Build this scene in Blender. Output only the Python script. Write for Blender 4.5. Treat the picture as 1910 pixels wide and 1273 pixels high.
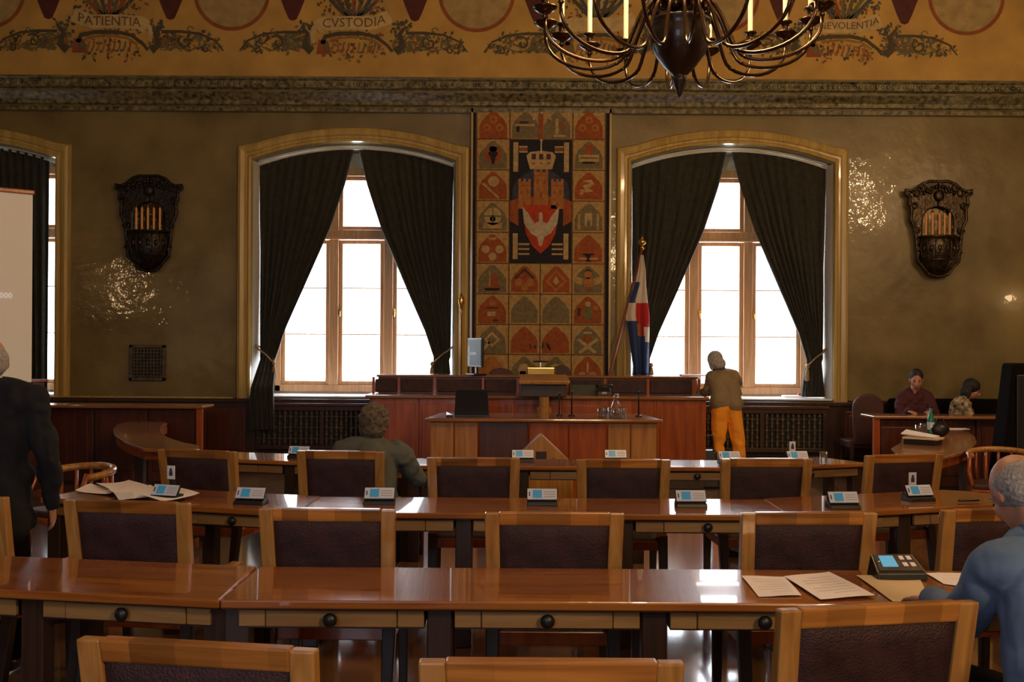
import bpy, math, random
from mathutils import Vector, Matrix, Euler
R = math.radians
S = bpy.context.scene
COL = S.collection
for o in list(bpy.data.objects):
    bpy.data.objects.remove(o)

# ------------------------------------------------------------------ camera, sky, lights, exposure
F, CX, CY, HZ, EYE, ROLL = 1941.0, 955.0, 636.5, 650.0, 1.65, R(0.36)
cd = bpy.data.cameras.new('camera'); cam = bpy.data.objects.new('camera', cd); COL.objects.link(cam)
cd.sensor_width = 36.0; cd.lens = 36.0 * F / 1910.0
cd.shift_y = (HZ - CY) / 1910.0
cd.clip_start = 0.05; cd.clip_end = 300
cam.matrix_world = Matrix.Translation((0, 0, EYE)) @ Matrix.Rotation(R(90), 4, 'X') @ Matrix.Rotation(ROLL, 4, 'Z')
S.camera = cam

wd = bpy.data.worlds.new('sky'); S.world = wd; wd.use_nodes = True
bg = wd.node_tree.nodes['Background']
bg.inputs[0].default_value = (0.86, 0.93, 1.0, 1); bg.inputs[1].default_value = 12.0

def lamp(name, kind, loc, energy, color, size=1.0, sy=None, rot=(0, 0, 0), **kw):
    l = bpy.data.lights.new(name, kind); l.energy = energy; l.color = color
    if kind == 'AREA':
        l.size = size
        if sy: l.shape = 'RECTANGLE'; l.size_y = sy
    elif kind == 'POINT': l.shadow_soft_size = size
    for k, v in kw.items():
        if hasattr(l, k): setattr(l, k, v)
        elif hasattr(l.cycles, k): setattr(l.cycles, k, v)
    o = bpy.data.objects.new(name, l); COL.objects.link(o); o.location = loc; o.rotation_euler = rot
    return o
WIN = [(-7.51, 1), (-2.14, 2), (2.95, 3)]
for wx, n in WIN:
    lamp('window_portal', 'AREA', (wx, 14.93, 2.65), 1, (1, 1, 1), 2.5, 3.15, (R(-90), 0, 0), is_portal=True)
WARM = (1.0, 0.66, 0.34)
lamp('chandelier_light', 'POINT', (1.02, 6.4, 4.55), 290, WARM, 0.35)
lamp('rear_warm_fill', 'POINT', (3.6, -2.2, 4.4), 620, WARM, 0.5)  # warm fill added behind the camera; no chandelier hangs there
for i_, (lx, ly, lz) in enumerate(((6.15, 8.3, 5.0), (6.55, 8.7, 4.80), (6.75, 8.0, 4.30), (6.25, 7.6, 4.60), (5.7, 8.2, 4.55))):
    lamp('added_side_bulb', 'POINT', (lx, ly, lz), 50, WARM, 0.05)  # unseen bulbs added so their glints fall on the glossy back wall
for lx, ly, lz in ((-9.0, 3.2, 3.15), (-9.0, 3.6, 2.95)): lamp('left_wall_lamp', 'POINT', (lx, ly, lz), 22, WARM, 0.06)
lamp('right_wall_lamp', 'POINT', (6.88, 13.6, 2.38), 2.5, WARM, 0.05)
lamp('rear_cool_fill', 'AREA', (-2.0, -3.8, 3.2), 110, (0.75, 0.85, 1.0), 2.4, 3.0, (R(90), 0, 0))  # cool fill added behind the camera; the wall there has no window
S.view_settings.view_transform = 'Standard'; S.view_settings.look = 'None'
S.view_settings.gamma = 1.0; S.view_settings.use_curve_mapping = False; S.view_settings.exposure = 0.16
c = S.cycles
c.max_bounces = 8; c.diffuse_bounces = 4; c.glossy_bounces = 4; c.transmission_bounces = 6; c.transparent_max_bounces = 12
c.sample_clamp_indirect = 6.0; c.caustics_reflective = False; c.caustics_refractive = False

# ------------------------------------------------------------------ helpers
def at(px, py, D):
    dx, dy = px - CX, py - CY
    u = dx * math.cos(ROLL) + dy * math.sin(ROLL); v = -dx * math.sin(ROLL) + dy * math.cos(ROLL)
    return Vector((u * D / F, D, EYE - (v - (HZ - CY)) * D / F))
def on_z(px, py, z):
    dx, dy = px - CX, py - CY
    u = dx * math.cos(ROLL) + dy * math.sin(ROLL); v = -dx * math.sin(ROLL) + dy * math.cos(ROLL) - (HZ - CY)
    D = (EYE - z) * F / v
    return Vector((u * D / F, D, z))

class MB:
    def __init__(s): s.v = []; s.f = []; s.m = []; s.M = Matrix.Identity(4); s.k = 0
    def add(s, vs, fs, m=None):
        b = len(s.v); s.v += [tuple(s.M @ Vector(p)) for p in vs]
        s.f += [tuple(b + i for i in f) for f in fs]; s.m += [s.k if m is None else m] * len(fs)
        return s
    def box(s, x0, x1, y0, y1, z0, z1, m=None):
        vs = [(x, y, z) for z in (z0, z1) for y in (y0, y1) for x in (x0, x1)]
        return s.add(vs, [(0, 2, 3, 1), (4, 5, 7, 6), (0, 1, 5, 4), (2, 6, 7, 3), (0, 4, 6, 2), (1, 3, 7, 5)], m)
    def hexa(s, lo, hi, m=None):      # lo, hi : four corners each (ccw from above)
        return s.add(list(lo) + list(hi), [(3, 2, 1, 0), (4, 5, 6, 7), (0, 1, 5, 4), (1, 2, 6, 5), (2, 3, 7, 6), (3, 0, 4, 7)], m)
    def prism(s, poly, a, b, ax='y', m=None):
        n = len(poly)
        area = sum(poly[i][0] * poly[(i + 1) % n][1] - poly[(i + 1) % n][0] * poly[i][1] for i in range(n))
        if area < 0: poly = poly[::-1]
        if ax == 'y': P = lambda p, t: (p[0], t, p[1]); flip = True
        elif ax == 'x': P = lambda p, t: (t, p[0], p[1]); flip = False
        else: P = lambda p, t: (p[0], p[1], t); flip = False
        vs = [P(p, a) for p in poly] + [P(p, b) for p in poly]
        fs = [tuple(range(n))[::-1], tuple(range(n, 2 * n))] + [(i, (i + 1) % n, n + (i + 1) % n, n + i) for i in range(n)]
        if flip: fs = [f[::-1] for f in fs]
        return s.add(vs, fs, m)
    def tube(s, path, r, n=8, m=None, closed=False, flat=1.0):
        path = [Vector(p) for p in path]; N = len(path)
        rr = r if isinstance(r, (list, tuple)) else [r] * N
        vs = []; up = Vector((0, 0, 1)); prev = None
        for i, p in enumerate(path):
            if closed: t = path[(i + 1) % N] - path[i - 1]
            else: t = path[min(i + 1, N - 1)] - path[max(i - 1, 0)]
            t.normalize()
            if prev is None:
                a = t.cross(up)
                if a.length < 0.05: a = t.cross(Vector((1, 0, 0)))
            else: a = prev - t * prev.dot(t)
            a.normalize(); prev = a; b = t.cross(a)
            for j in range(n):
                q = 2 * math.pi * j / n
                vs.append(tuple(p + a * math.cos(q) * rr[i] + b * math.sin(q) * rr[i] * flat))
        fs = []
        for i in range(N if closed else N - 1):
            k = (i + 1) % N
            for j in range(n):
                fs.append((i * n + j, i * n + (j + 1) % n, k * n + (j + 1) % n, k * n + j))
        if not closed: fs += [tuple(range(n))[::-1], tuple(range((N - 1) * n, N * n))]
        return s.add(vs, fs, m)
    def lathe(s, prof, c=(0, 0, 0), n=20, m=None):   # prof (r,z) bottom to top
        vs = []; fs = []
        for r, z in prof:
            for j in range(n):
                q = 2 * math.pi * j / n
                vs.append((c[0] + max(r, 1e-4) * math.cos(q), c[1] + max(r, 1e-4) * math.sin(q), c[2] + z))
        for i in range(len(prof) - 1):
            for j in range(n): fs.append((i * n + j, i * n + (j + 1) % n, (i + 1) * n + (j + 1) % n, (i + 1) * n + j))
        fs += [tuple(range(n))[::-1], tuple(range((len(prof) - 1) * n, len(prof) * n))]
        return s.add(vs, fs, m)
    def ell(s, c, r, n=12, k=8, m=None, rot=None):
        if not isinstance(r, (tuple, list)): r = (r, r, r)
        vs = []; fs = []
        A = rot or Matrix.Identity(3)
        for i in range(k + 1):
            a = math.pi * i / k - math.pi / 2
            for j in range(n):
                q = 2 * math.pi * j / n; e = max(math.cos(a), 1e-3)
                p = A @ Vector((r[0] * e * math.cos(q), r[1] * e * math.sin(q), r[2] * math.sin(a)))
                vs.append((c[0] + p.x, c[1] + p.y, c[2] + p.z))
        for i in range(k):
            for j in range(n): fs.append((i * n + j, i * n + (j + 1) % n, (i + 1) * n + (j + 1) % n, (i + 1) * n + j))
        fs += [tuple(range(n))[::-1], tuple(range(k * n, (k + 1) * n))]
        return s.add(vs, fs, m)
    def caps(s, p, q, r0, r1, n=12, m=None, e=(1, 1)):   # tapered capsule; e flattens cross-section in x / y of frame
        p, q = Vector(p), Vector(q); t = (q - p); L = t.length; t.normalize()
        a = t.cross(Vector((0, 1, 0)))
        if a.length < 0.2: a = t.cross(Vector((1, 0, 0)))
        a.normalize(); b = t.cross(a); vs = []; prof = []
        for i in range(5):
            w = -math.pi / 2 + math.pi / 2 * i / 4; prof.append((r0 * math.sin(w), r0 * max(math.cos(w), .02)))
        for i in range(5):
            w = math.pi / 2 * i / 4; prof.append((L + r1 * math.sin(w), r1 * max(math.cos(w), .02)))
        for h, r in prof:
            for j in range(n):
                g = 2 * math.pi * j / n
                vs.append(tuple(p + t * h + a * r * e[0] * math.cos(g) + b * r * e[1] * math.sin(g)))
        fs = []
        for i in range(9):
            for j in range(n): fs.append((i * n + j, i * n + (j + 1) % n, (i + 1) * n + (j + 1) % n, (i + 1) * n + j))
        fs += [tuple(range(n))[::-1], tuple(range(9 * n, 10 * n))]
        return s.add(vs, fs, m)
    def grid(s, fn, nu, nv, m=None):
        vs = [tuple(fn(i / nu, j / nv)) for j in range(nv + 1) for i in range(nu + 1)]
        fs = [(j * (nu + 1) + i, j * (nu + 1) + i + 1, (j + 1) * (nu + 1) + i + 1, (j + 1) * (nu + 1) + i) for j in range(nv) for i in range(nu)]
        return s.add(vs, fs, m)
    def build(s, name, mats, parent=None, bevel=0, smooth=False, solid=0, seg=2, sub=0, **props):
        me = bpy.data.meshes.new(name); me.from_pydata(s.v, [], s.f)
        if not isinstance(mats, (list, tuple)): mats = [mats]
        for m in mats: me.materials.append(m)
        me.polygons.foreach_set('material_index', s.m)
        if smooth: me.polygons.foreach_set('use_smooth', [True] * len(me.polygons))
        me.update()
        o = bpy.data.objects.new(name, me); COL.objects.link(o)
        if parent: o.parent = parent
        if solid:
            md = o.modifiers.new('solid', 'SOLIDIFY'); md.thickness = solid; md.offset = 0
        if bevel:
            md = o.modifiers.new('bevel', 'BEVEL'); md.width = bevel; md.segments = seg; md.limit_method = 'ANGLE'; md.angle_limit = R(40)
        if sub:
            md = o.modifiers.new('sub', 'SUBSURF'); md.levels = sub; md.render_levels = sub
        for k_, v_ in props.items(): o[k_] = v_
        return o
def thing(name, label, cat, loc=(0, 0, 0), rz=0, group=None):
    o = bpy.data.objects.new(name, None); COL.objects.link(o); o.empty_display_size = .1
    o.location = loc; o.rotation_euler = (0, 0, rz); o['label'] = label; o['category'] = cat
    if group: o['group'] = group
    return o
def tag(o, label, cat, group=None):
    o['label'] = label; o['category'] = cat
    if group: o['group'] = group
    return o
def struct(o): o['kind'] = 'structure'; return o
def dup(root, loc, rz, label=None, group=None):
    r = root.copy(); COL.objects.link(r); r.location = loc; r.rotation_euler = (0, 0, rz)
    if label: r['label'] = label
    if group: r['group'] = group
    for ch in list(root.children):
        k = ch.copy(); COL.objects.link(k); k.parent = r
        for g in list(ch.children):
            d = g.copy(); COL.objects.link(d); d.parent = k
    return r
def text_mesh(name, s, size, mat, parent, M, warp=None, depth=.002, al='CENTER'):
    cu = bpy.data.curves.new(name, 'FONT'); cu.body = s; cu.size = size; cu.align_x = al; cu.align_y = 'CENTER'; cu.extrude = depth; cu.resolution_u = 2
    t = bpy.data.objects.new(name, cu); COL.objects.link(t)
    dg = bpy.context.evaluated_depsgraph_get(); me = bpy.data.meshes.new_from_object(t.evaluated_get(dg))
    bpy.data.objects.remove(t); me.name = name
    for v in me.vertices:
        p = v.co.copy()
        if warp: p = Vector(warp(p))
        v.co = M @ p
    me.materials.clear(); me.materials.append(mat)
    o = bpy.data.objects.new(name, me); COL.objects.link(o); o.parent = parent
    return o

# ------------------------------------------------------------------ materials
def mat(name, col, rough=.5, metal=0, spec=.5, coat=0, bump=0, bscale=40, var=0, vscale=3, emit=0, trans=0, sheen=0, detail=6, tint=None, coat_rough=.08, bdist=.02):
    m = bpy.data.materials.new(name); m.use_nodes = True; nt = m.node_tree; b = nt.nodes['Principled BSDF']
    N = nt.nodes.new; L = nt.links.new
    b.inputs['Base Color'].default_value = (*col, 1); b.inputs['Roughness'].default_value = rough; b.inputs['Metallic'].default_value = metal
    b.inputs['Specular IOR Level'].default_value = spec; b.inputs['Coat Weight'].default_value = coat; b.inputs['Coat Roughness'].default_value = coat_rough
    b.inputs['Transmission Weight'].default_value = trans; b.inputs['Sheen Weight'].default_value = sheen
    if emit: b.inputs['Emission Color'].default_value = (*col, 1); b.inputs['Emission Strength'].default_value = emit
    tc = N('ShaderNodeTexCoord')
    if var:
        nz = N('ShaderNodeTexNoise'); nz.inputs['Scale'].default_value = vscale; nz.inputs['Detail'].default_value = detail
        L(tc.outputs['Object'], nz.inputs['Vector'])
        mx = N('ShaderNodeMix'); mx.data_type = 'RGBA'
        lo = tuple(max(0, x * (1 - var)) for x in col); hi = tint if tint else tuple(min(1, x * (1 + var)) for x in col)
        mx.inputs[6].default_value = (*lo, 1); mx.inputs[7].default_value = (*hi, 1)
        mr = N('ShaderNodeMapRange'); mr.inputs[1].default_value = .3; mr.inputs[2].default_value = .7
        L(nz.outputs[0], mr.inputs[0]); L(mr.outputs[0], mx.inputs[0]); L(mx.outputs[2], b.inputs['Base Color'])
    if bump:
        n2 = N('ShaderNodeTexNoise'); n2.inputs['Scale'].default_value = bscale; n2.inputs['Detail'].default_value = 4
        L(tc.outputs['Object'], n2.inputs['Vector'])
        bp = N('ShaderNodeBump'); bp.inputs['Strength'].default_value = bump; bp.inputs['Distance'].default_value = bdist
        L(n2.outputs[0], bp.inputs['Height']); L(bp.outputs[0], b.inputs['Normal'])
        if coat > .5: L(bp.outputs[0], b.inputs['Coat Normal'])
    return m
def wood(name, dark, light, rough=.3, axis=0, scale=7, coat=.0, veneer=0, spec=.5, coat_rough=.08):
    m = mat(name, light, rough, coat=coat, spec=spec, coat_rough=coat_rough); nt = m.node_tree; b = nt.nodes['Principled BSDF']; N = nt.nodes.new; L = nt.links.new
    tc = N('ShaderNodeTexCoord'); mp = N('ShaderNodeMapping'); sc = [scale * 5] * 3; sc[axis] = scale * .35
    mp.inputs['Scale'].default_value = sc; L(tc.outputs['Object'], mp.inputs['Vector'])
    oi = N('ShaderNodeObjectInfo'); cb = N('ShaderNodeCombineXYZ'); mu = N('ShaderNodeMath'); mu.operation = 'MULTIPLY'; mu.inputs[1].default_value = 37
    L(oi.outputs['Random'], mu.inputs[0]); L(mu.outputs[0], cb.inputs[0]); L(mu.outputs[0], cb.inputs[2]); L(cb.outputs[0], mp.inputs['Location'])
    nz = N('ShaderNodeTexNoise'); nz.inputs['Scale'].default_value = 1; nz.inputs['Detail'].default_value = 5; nz.inputs['Distortion'].default_value = 1.2
    L(mp.outputs[0], nz.inputs['Vector'])
    rp = N('ShaderNodeValToRGB'); rp.color_ramp.elements[0].position = .3; rp.color_ramp.elements[1].position = .72
    rp.color_ramp.elements[0].color = (*dark, 1); rp.color_ramp.elements[1].color = (*light, 1)
    L(nz.outputs[0], rp.inputs[0]); out = rp.outputs[0]
    if veneer:
        sx = N('ShaderNodeSeparateXYZ'); L(tc.outputs['Object'], sx.inputs[0])
        ad = N('ShaderNodeMath'); ad.operation = 'ADD'; L(sx.outputs[axis], ad.inputs[0]); L(mu.outputs[0], ad.inputs[1])
        dv = N('ShaderNodeMath'); dv.operation = 'DIVIDE'; dv.inputs[1].default_value = veneer; L(ad.outputs[0], dv.inputs[0])
        fl = N('ShaderNodeMath'); fl.operation = 'FLOOR'; L(dv.outputs[0], fl.inputs[0])
        wn = N('ShaderNodeTexWhiteNoise'); wn.noise_dimensions = '1D'; L(fl.outputs[0], wn.inputs['W'])
        mr = N('ShaderNodeMapRange'); mr.inputs[3].default_value = .50; mr.inputs[4].default_value = 1.35; L(wn.outputs['Value'], mr.inputs[0])
        vm = N('ShaderNodeVectorMath'); vm.operation = 'SCALE'; L(out, vm.inputs[0]); L(mr.outputs[0], vm.inputs['Scale']); out = vm.outputs[0]
    L(out, b.inputs['Base Color'])
    return m
M = {}
M['wall'] = mat('polished_plaster', (.19, .135, .045), .40, spec=.4, var=.3, vscale=1.6, tint=(.235, .18, .070), bump=1.0, bscale=3.4, coat=.6, coat_rough=.07, bdist=.012)
M['frieze'] = mat('ochre_paint', (.50, .30, .075), .75, var=.2, vscale=2)
M['gilt'] = wood('gilded_marble', (.34, .23, .065), (.56, .41, .14), .28, 2, 2, coat=.4)
M['cornice'] = mat('green_marble', (.035, .040, .022), .3, var=.85, vscale=17, tint=(.28, .24, .12), coat=.3)
M['cornice_lip'] = mat('ochre_marble', (.16, .13, .07), .3, var=.5, vscale=7, coat=.3)
M['reveal'] = mat('white_plaster', (.62, .62, .58), .6, var=.06)
M['dado'] = wood('dark_panelling', (.022, .010, .008), (.06, .024, .014), .35, 2, 4)
M['dado_red'] = wood('dark_red_panelling', (.05, .012, .006), (.10, .026, .012), .35, 2, 4)
M['ceil'] = mat('ceiling_plaster', (.35, .24, .12), .8)
M['floor'] = wood('parquet', (.13, .06, .025), (.24, .12, .05), .12, 0, 3, veneer=.35, coat=.8)
M['sidewall'] = mat('side_plaster', (.15, .105, .05), .4, var=.3)
M['wframe'] = wood('window_oak', (.42, .22, .10), (.62, .36, .18), .4, 2, 4)
M['sill'] = mat('white_sill', (.75, .75, .76), .25)
M['curtain'] = mat('green_velvet', (.016, .018, .013), .85, var=.35, vscale=14, tint=(.03, .028, .018), sheen=.15)
M['desk'] = wood('desk_veneer', (.21, .058, .012), (.44, .165, .030), .26, 0, 3.0, coat=1.0, coat_rough=.03)
M['deskedge'] = wood('desk_edge', (.16, .055, .018), (.28, .12, .035), .25, 0, 3)
M['honey'] = wood('chair_wood', (.25, .090, .018), (.52, .225, .05), .3, 0, 4, veneer=.115, coat=.25)
M['honey_v'] = wood('chair_stile_wood', (.30, .135, .032), (.52, .27, .078), .3, 2, 4, coat=.25)
M['drawer'] = wood('drawer_wood', (.24, .13, .045), (.36, .21, .08), .4, 0, 5)
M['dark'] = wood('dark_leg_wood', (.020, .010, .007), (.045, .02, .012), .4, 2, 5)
M['leather'] = mat('maroon_leather', (.034, .012, .012), .5, spec=.4, var=.4, vscale=14, bump=.35, bscale=160, tint=(.058, .021, .023))
M['mahog'] = wood('podium_mahogany', (.22, .042, .010), (.44, .105, .020), .28, 2, 2.5, coat=.3)
M['podtop'] = wood('podium_ledge', (.22, .08, .028), (.36, .15, .055), .2, 0, 3, coat=.5)
M['light'] = wood('pale_pilaster', (.30, .12, .03), (.52, .24, .06), .35, 2, 3)
M['black'] = mat('black_plastic', (.010, .010, .012), .4)
M['blackm'] = mat('black_metal', (.012, .012, .012), .3, metal=.5)
M['bronze'] = mat('dark_bronze', (.035, .028, .022), .32, metal=.75, var=.5, vscale=20, bump=.5, bscale=35)
M['bronze_r'] = mat('warm_bronze', (.055, .038, .022), .28, metal=.8, var=.6, vscale=18, bump=.5, bscale=30)
M['arm'] = mat('chandelier_brass', (.115, .072, .042), .2, metal=.95)
M['urn'] = mat('chandelier_urn', (.030, .014, .010), .4, metal=.3, coat=.25, bump=.2, bscale=20)
M['brass'] = mat('brass', (.75, .47, .14), .22, metal=1)
M['candle'] = mat('ivory_sleeve', (.82, .68, .38), .4, emit=.25)
M['candle_o'] = mat('amber_candle', (.62, .28, .08), .35)
M['bulb'] = mat('lit_bulb', (1.0, .72, .38), .3, emit=18)
M['mirror'] = mat('old_mirror', (.16, .12, .07), .12, metal=1, bump=.3, bscale=12)
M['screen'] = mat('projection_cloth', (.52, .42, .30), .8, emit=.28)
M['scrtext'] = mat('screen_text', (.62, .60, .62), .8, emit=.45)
M['lcd'] = mat('blue_lcd', (.10, .38, .62), .3, emit=.5)
M['plate'] = mat('white_label', (.58, .66, .84), .35)
M['plate_in'] = mat('light_blue_print', (.05, .30, .56), .4, emit=.12)
M['card'] = mat('white_card', (.7, .73, .8), .5)
M['card_in'] = mat('navy_print', (.03, .04, .12), .5)
M['paper'] = mat('paper', (.88, .84, .92), .7, var=.04)
M['cream'] = mat('cream_paper', (.70, .55, .34), .7, var=.04)
M['printline'] = mat('faint_print', (.45, .40, .40), .7)
M['steel'] = mat('steel', (.6, .6, .62), .2, metal=1)
M['cord'] = mat('gold_cord', (.30, .20, .09), .6)
M['grille'] = mat('grille_metal', (.085, .065, .045), .45, metal=.3, var=.5, vscale=15)
M['grilleback'] = mat('grille_back', (.010, .008, .007), .8)
M['facade'] = mat('outside_render', (.72, .70, .66), .9)
M['facade_w'] = mat('outside_window', (.36, .38, .42), .4)
M['roof'] = mat('outside_roof', (.50, .47, .46), .9)
M['skin'] = mat('skin', (.50, .24, .16), .5, var=.12, vscale=12)
M['hair_g'] = mat('grey_hair', (.30, .28, .27), .7, bump=.6, bscale=70, var=.3, vscale=60, tint=(.48, .46, .46))
M['hair_w'] = mat('pale_grey_hair', (.30, .29, .29), .75, bump=.5, bscale=90, var=.25, vscale=80, tint=(.44, .43, .43))
M['hair_b'] = mat('brown_grey_hair', (.075, .05, .032), .7, bump=.9, bscale=55, var=.5, vscale=45, tint=(.16, .12, .085))
M['hair_k'] = mat('black_hair', (.012, .010, .010), .55, bump=.6, bscale=60)
M['navy'] = mat('navy_suit', (.004, .005, .010), .9, bump=.3, bscale=8)
M['blue'] = mat('blue_jacket', (.11, .185, .33), .85, bump=.5, bscale=6, var=.25, vscale=6)
M['grey'] = mat('grey_green_jacket', (.07, .078, .07), .85, bump=.4, bscale=7, var=.2)
M['olive'] = mat('olive_blouse', (.24, .18, .10), .8, bump=.4, bscale=9, var=.2)
M['orange'] = mat('orange_trousers', (.95, .36, .02), .7, bump=.4, bscale=9)
M['maroon'] = mat('maroon_shirt', (.065, .012, .022), .8, bump=.3, bscale=9)
M['pattern'] = mat('patterned_blouse', (.10, .05, .03), .8, var=.9, vscale=18, tint=(.75, .60, .38), detail=1)
M['trouser'] = mat('black_cloth', (.006, .005, .005), 1.0, spec=.08)
M['shoe'] = mat('black_shoe', (.012, .010, .010), .35)
M['eye'] = mat('dark_eye', (.015, .010, .008), .2)
M['lip'] = mat('lips', (.38, .10, .08), .5)
M['bottle'] = mat('green_bottle', (.02, .22, .14), .08, spec=.6)
M['redch'] = mat('dark_red_hide', (.055, .016, .014), .5, bump=.3, bscale=60, var=.3)
def glass(name, tint=(1, 1, 1), gl=.12, rough=.02):
    m = bpy.data.materials.new(name); m.use_nodes = True; nt = m.node_tree; nt.nodes.remove(nt.nodes['Principled BSDF'])
    N = nt.nodes.new; L = nt.links.new; o = nt.nodes['Material Output']
    t = N('ShaderNodeBsdfTransparent'); t.inputs[0].default_value = (*tint, 1); g = N('ShaderNodeBsdfGlossy'); g.inputs['Roughness'].default_value = rough
    fr = N('ShaderNodeLayerWeight'); fr.inputs[0].default_value = .25; mu = N('ShaderNodeMath'); mu.operation = 'MULTIPLY'; mu.inputs[1].default_value = gl; L(fr.outputs['Facing'], mu.inputs[0])
    mx = N('ShaderNodeMixShader'); L(mu.outputs[0], mx.inputs[0]); L(t.outputs[0], mx.inputs[1]); L(g.outputs[0], mx.inputs[2]); L(mx.outputs[0], o.inputs[0])
    return m
M['pane'] = glass('window_glass', (.98, .99, 1), .0)
M['tumbler'] = glass('tumbler_glass', (.86, .88, .9), .18)
T = {}
for k, c_ in dict(ground=(.40, .26, .10), red=(.29, .075, .022), orange=(.36, .15, .045), grey=(.17, .135, .07), dk=(.055, .035, .03), black=(.018, .016, .022), navy=(.04, .045, .07), tan=(.42, .30, .14), white=(.46, .39, .27), bright=(.42, .05, .02), line=(.17, .09, .035), green=(.15, .14, .06)).items():
    T[k] = mat('wool_' + k, c_, .95, var=.22, vscale=22, bump=.3, bscale=90)
P = {}
for k, c_ in dict(ring=(.27, .075, .02), disc=(.38, .27, .11), ribbon=(.54, .40, .18), text=(.16, .08, .03), pend=(.085, .018, .016), leafd=(.07, .058, .03), leafg=(.13, .12, .055), leafr=(.26, .07, .025), leafo=(.28, .14, .04), blue=(.07, .075, .08)).items():
    P[k] = mat('paint_' + k, c_, .8, var=.2, vscale=8)
# ------------------------------------------------------------------ room shell
WY = 14.0; XL, XR, YB, ZC = -9.5, 7.0, -4.0, 7.4
SILL = .97
HO, SPR, RISE = 1.36, 4.16, .245          # window opening: half width, spring height, rise of the arch
def arc(u, half, spring, rise, p=1.0):        # height of a segmental arch at offset u
    r = (half * half + rise * rise) / (2 * rise)
    return spring + math.sqrt(max(r * r - u * u, 0)) - (r - rise)
def arcpts(cx, half, spring, rise, n=20, rev=False):
    pts = [(cx + half * (2 * i / n - 1), arc(half * (2 * i / n - 1), half, spring, rise)) for i in range(n + 1)]
    return pts[::-1] if rev else pts
w = MB()
edges = [XL] + [e for wx, n in WIN for e in (wx - HO, wx + HO)] + [XR]
for i in range(0, len(edges), 2):
    w.box(edges[i], edges[i + 1], WY, WY + .75, 0, ZC)
for wx, n in WIN:
    w.box(wx - HO, wx + HO, WY + .02, WY + .75, 0, SILL)
    pts = arcpts(wx, HO, SPR, RISE)
    w.prism(pts + [(wx + HO, ZC), (wx - HO, ZC)], WY, WY + .75)
wall = struct(w.build('wall_back', M['wall']))
fz = MB(); fz.box(XL, XR, WY - .03, WY, 5.16, ZC)
fz.build('painted_frieze_ground', M['frieze'], wall)
o = MB().box(XL - .3, XR + .3, YB - .3, WY + .02, -.2, 0).build('floor', M['floor']); struct(o)
o = MB().box(XL - .3, XR + .3, YB - .3, WY + .75, ZC, ZC + .2).build('ceiling', M['ceil']); struct(o)
o = MB().box(XL - .3, XL, YB, WY + .75, 0, ZC).build('wall_left', M['sidewall']); struct(o)
o = MB().box(XR, XR + .3, YB, WY + .75, 0, ZC).build('wall_right', M['sidewall']); struct(o)
o = MB().box(XL, XR, YB - .3, YB, 0, ZC).build('wall_front', M['sidewall']); struct(o)

# white plaster reveals, splayed; lintel infill behind the curtains
HT = 1.22; WZ0, WZ1, WYF = 1.015, 4.18, 14.74
for wx, n in WIN:
    r = MB()
    for s in (-1, 1):
        r.hexa([(wx + s * HO, WY + .01, SILL), (wx + s * (HT - .02), WYF + .18, SILL), (wx + s * (HO + .02), WYF + .18, SILL), (wx + s * (HO + .02), WY + .01, SILL)],
               [(wx + s * HO, WY + .01, SPR), (wx + s * (HT - .02), WYF + .18, SPR), (wx + s * (HO + .02), WYF + .18, SPR), (wx + s * (HO + .02), WY + .01, SPR)])
    r.box(wx - HO, wx + HO, WYF + .02, WYF + .18, WZ1 - .01, SPR + RISE + .1)
    r.box(wx - HO, wx + HO, WYF + .02, WYF + .18, SILL - .3, WZ0)
    r.build('reveal', M['reveal'], wall)

# oak windows, the panes in the frames
def window(n, cx):
    m = MB(); y0, y1 = WYF - .02, WYF + .10
    m.box(cx - HT, cx - HT + .09, y0, y1, WZ0, WZ1); m.box(cx + HT - .09, cx + HT, y0, y1, WZ0, WZ1)
    m.box(cx - HT, cx + HT, y0, y1, WZ0, WZ0 + .10); m.box(cx - HT, cx + HT, y0 - .02, y1, WZ1 - .11, WZ1)
    root = struct(m.build('window_%d' % n, M['wframe'], bevel=.012))
    t = MB().box(cx - HT + .09, cx + HT - .09, y0 - .03, y1, 3.20, 3.31); t.box(cx - HT + .09, cx + HT - .09, y0 - .05, y0, 3.17, 3.21)
    t.build('transom', M['wframe'], root, bevel=.01)
    for s in (-1, 1):
        MB().box(cx + s * .385 - .065, cx + s * .385 + .065, y0 - .01, y1, WZ0 + .1, WZ1 - .11).build('mullion', M['wframe'], root, bevel=.012)
    cols = [(-HT + .09, -.45), (-.32, .32), (.45, HT - .09)]
    for a, b in cols:
        for z0, z1 in ((WZ0 + .10, 3.17), (3.31, WZ1 - .11)):
            f = MB(); k = .055
            f.box(cx + a, cx + a + k, y0 + .03, y1 - .01, z0, z1); f.box(cx + b - k, cx + b, y0 + .03, y1 - .01, z0, z1)
            f.box(cx + a + k, cx + b - k, y0 + .03, y1 - .01, z0, z0 + k); f.box(cx + a + k, cx + b - k, y0 + .03, y1 - .01, z1 - k, z1)
            if z0 < 2:
                for zz in (1.83, 2.49): f.box(cx + a + k, cx + b - k, y0 + .05, y1 - .03, zz - .009, zz + .009)
            fo = f.build('casement', M['wframe'], root, bevel=.006, seg=1)
            MB().box(cx + a + k, cx + b - k, y0 + .068, y0 + .074, z0 + k, z1 - k).build('pane', M['pane'], fo)
        if a > -1:
            h = MB().box(cx + a + .012, cx + a + .042, y0 + .005, y0 + .03, 2.10, 2.20); h.tube([(cx + a + .027, y0, 2.15), (cx + a + .027, y0 - .04, 2.15), (cx + a + .027, y0 - .045, 2.08)], .009, 6)
            h.build('window_latch', M['brass'], root)
    s_ = MB().box(cx - HO + .01, cx + HO - .01, WY - .04, WYF, SILL, SILL + .022); s_.build('window_sill', M['sill'], root, bevel=.006)
    return root
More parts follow.
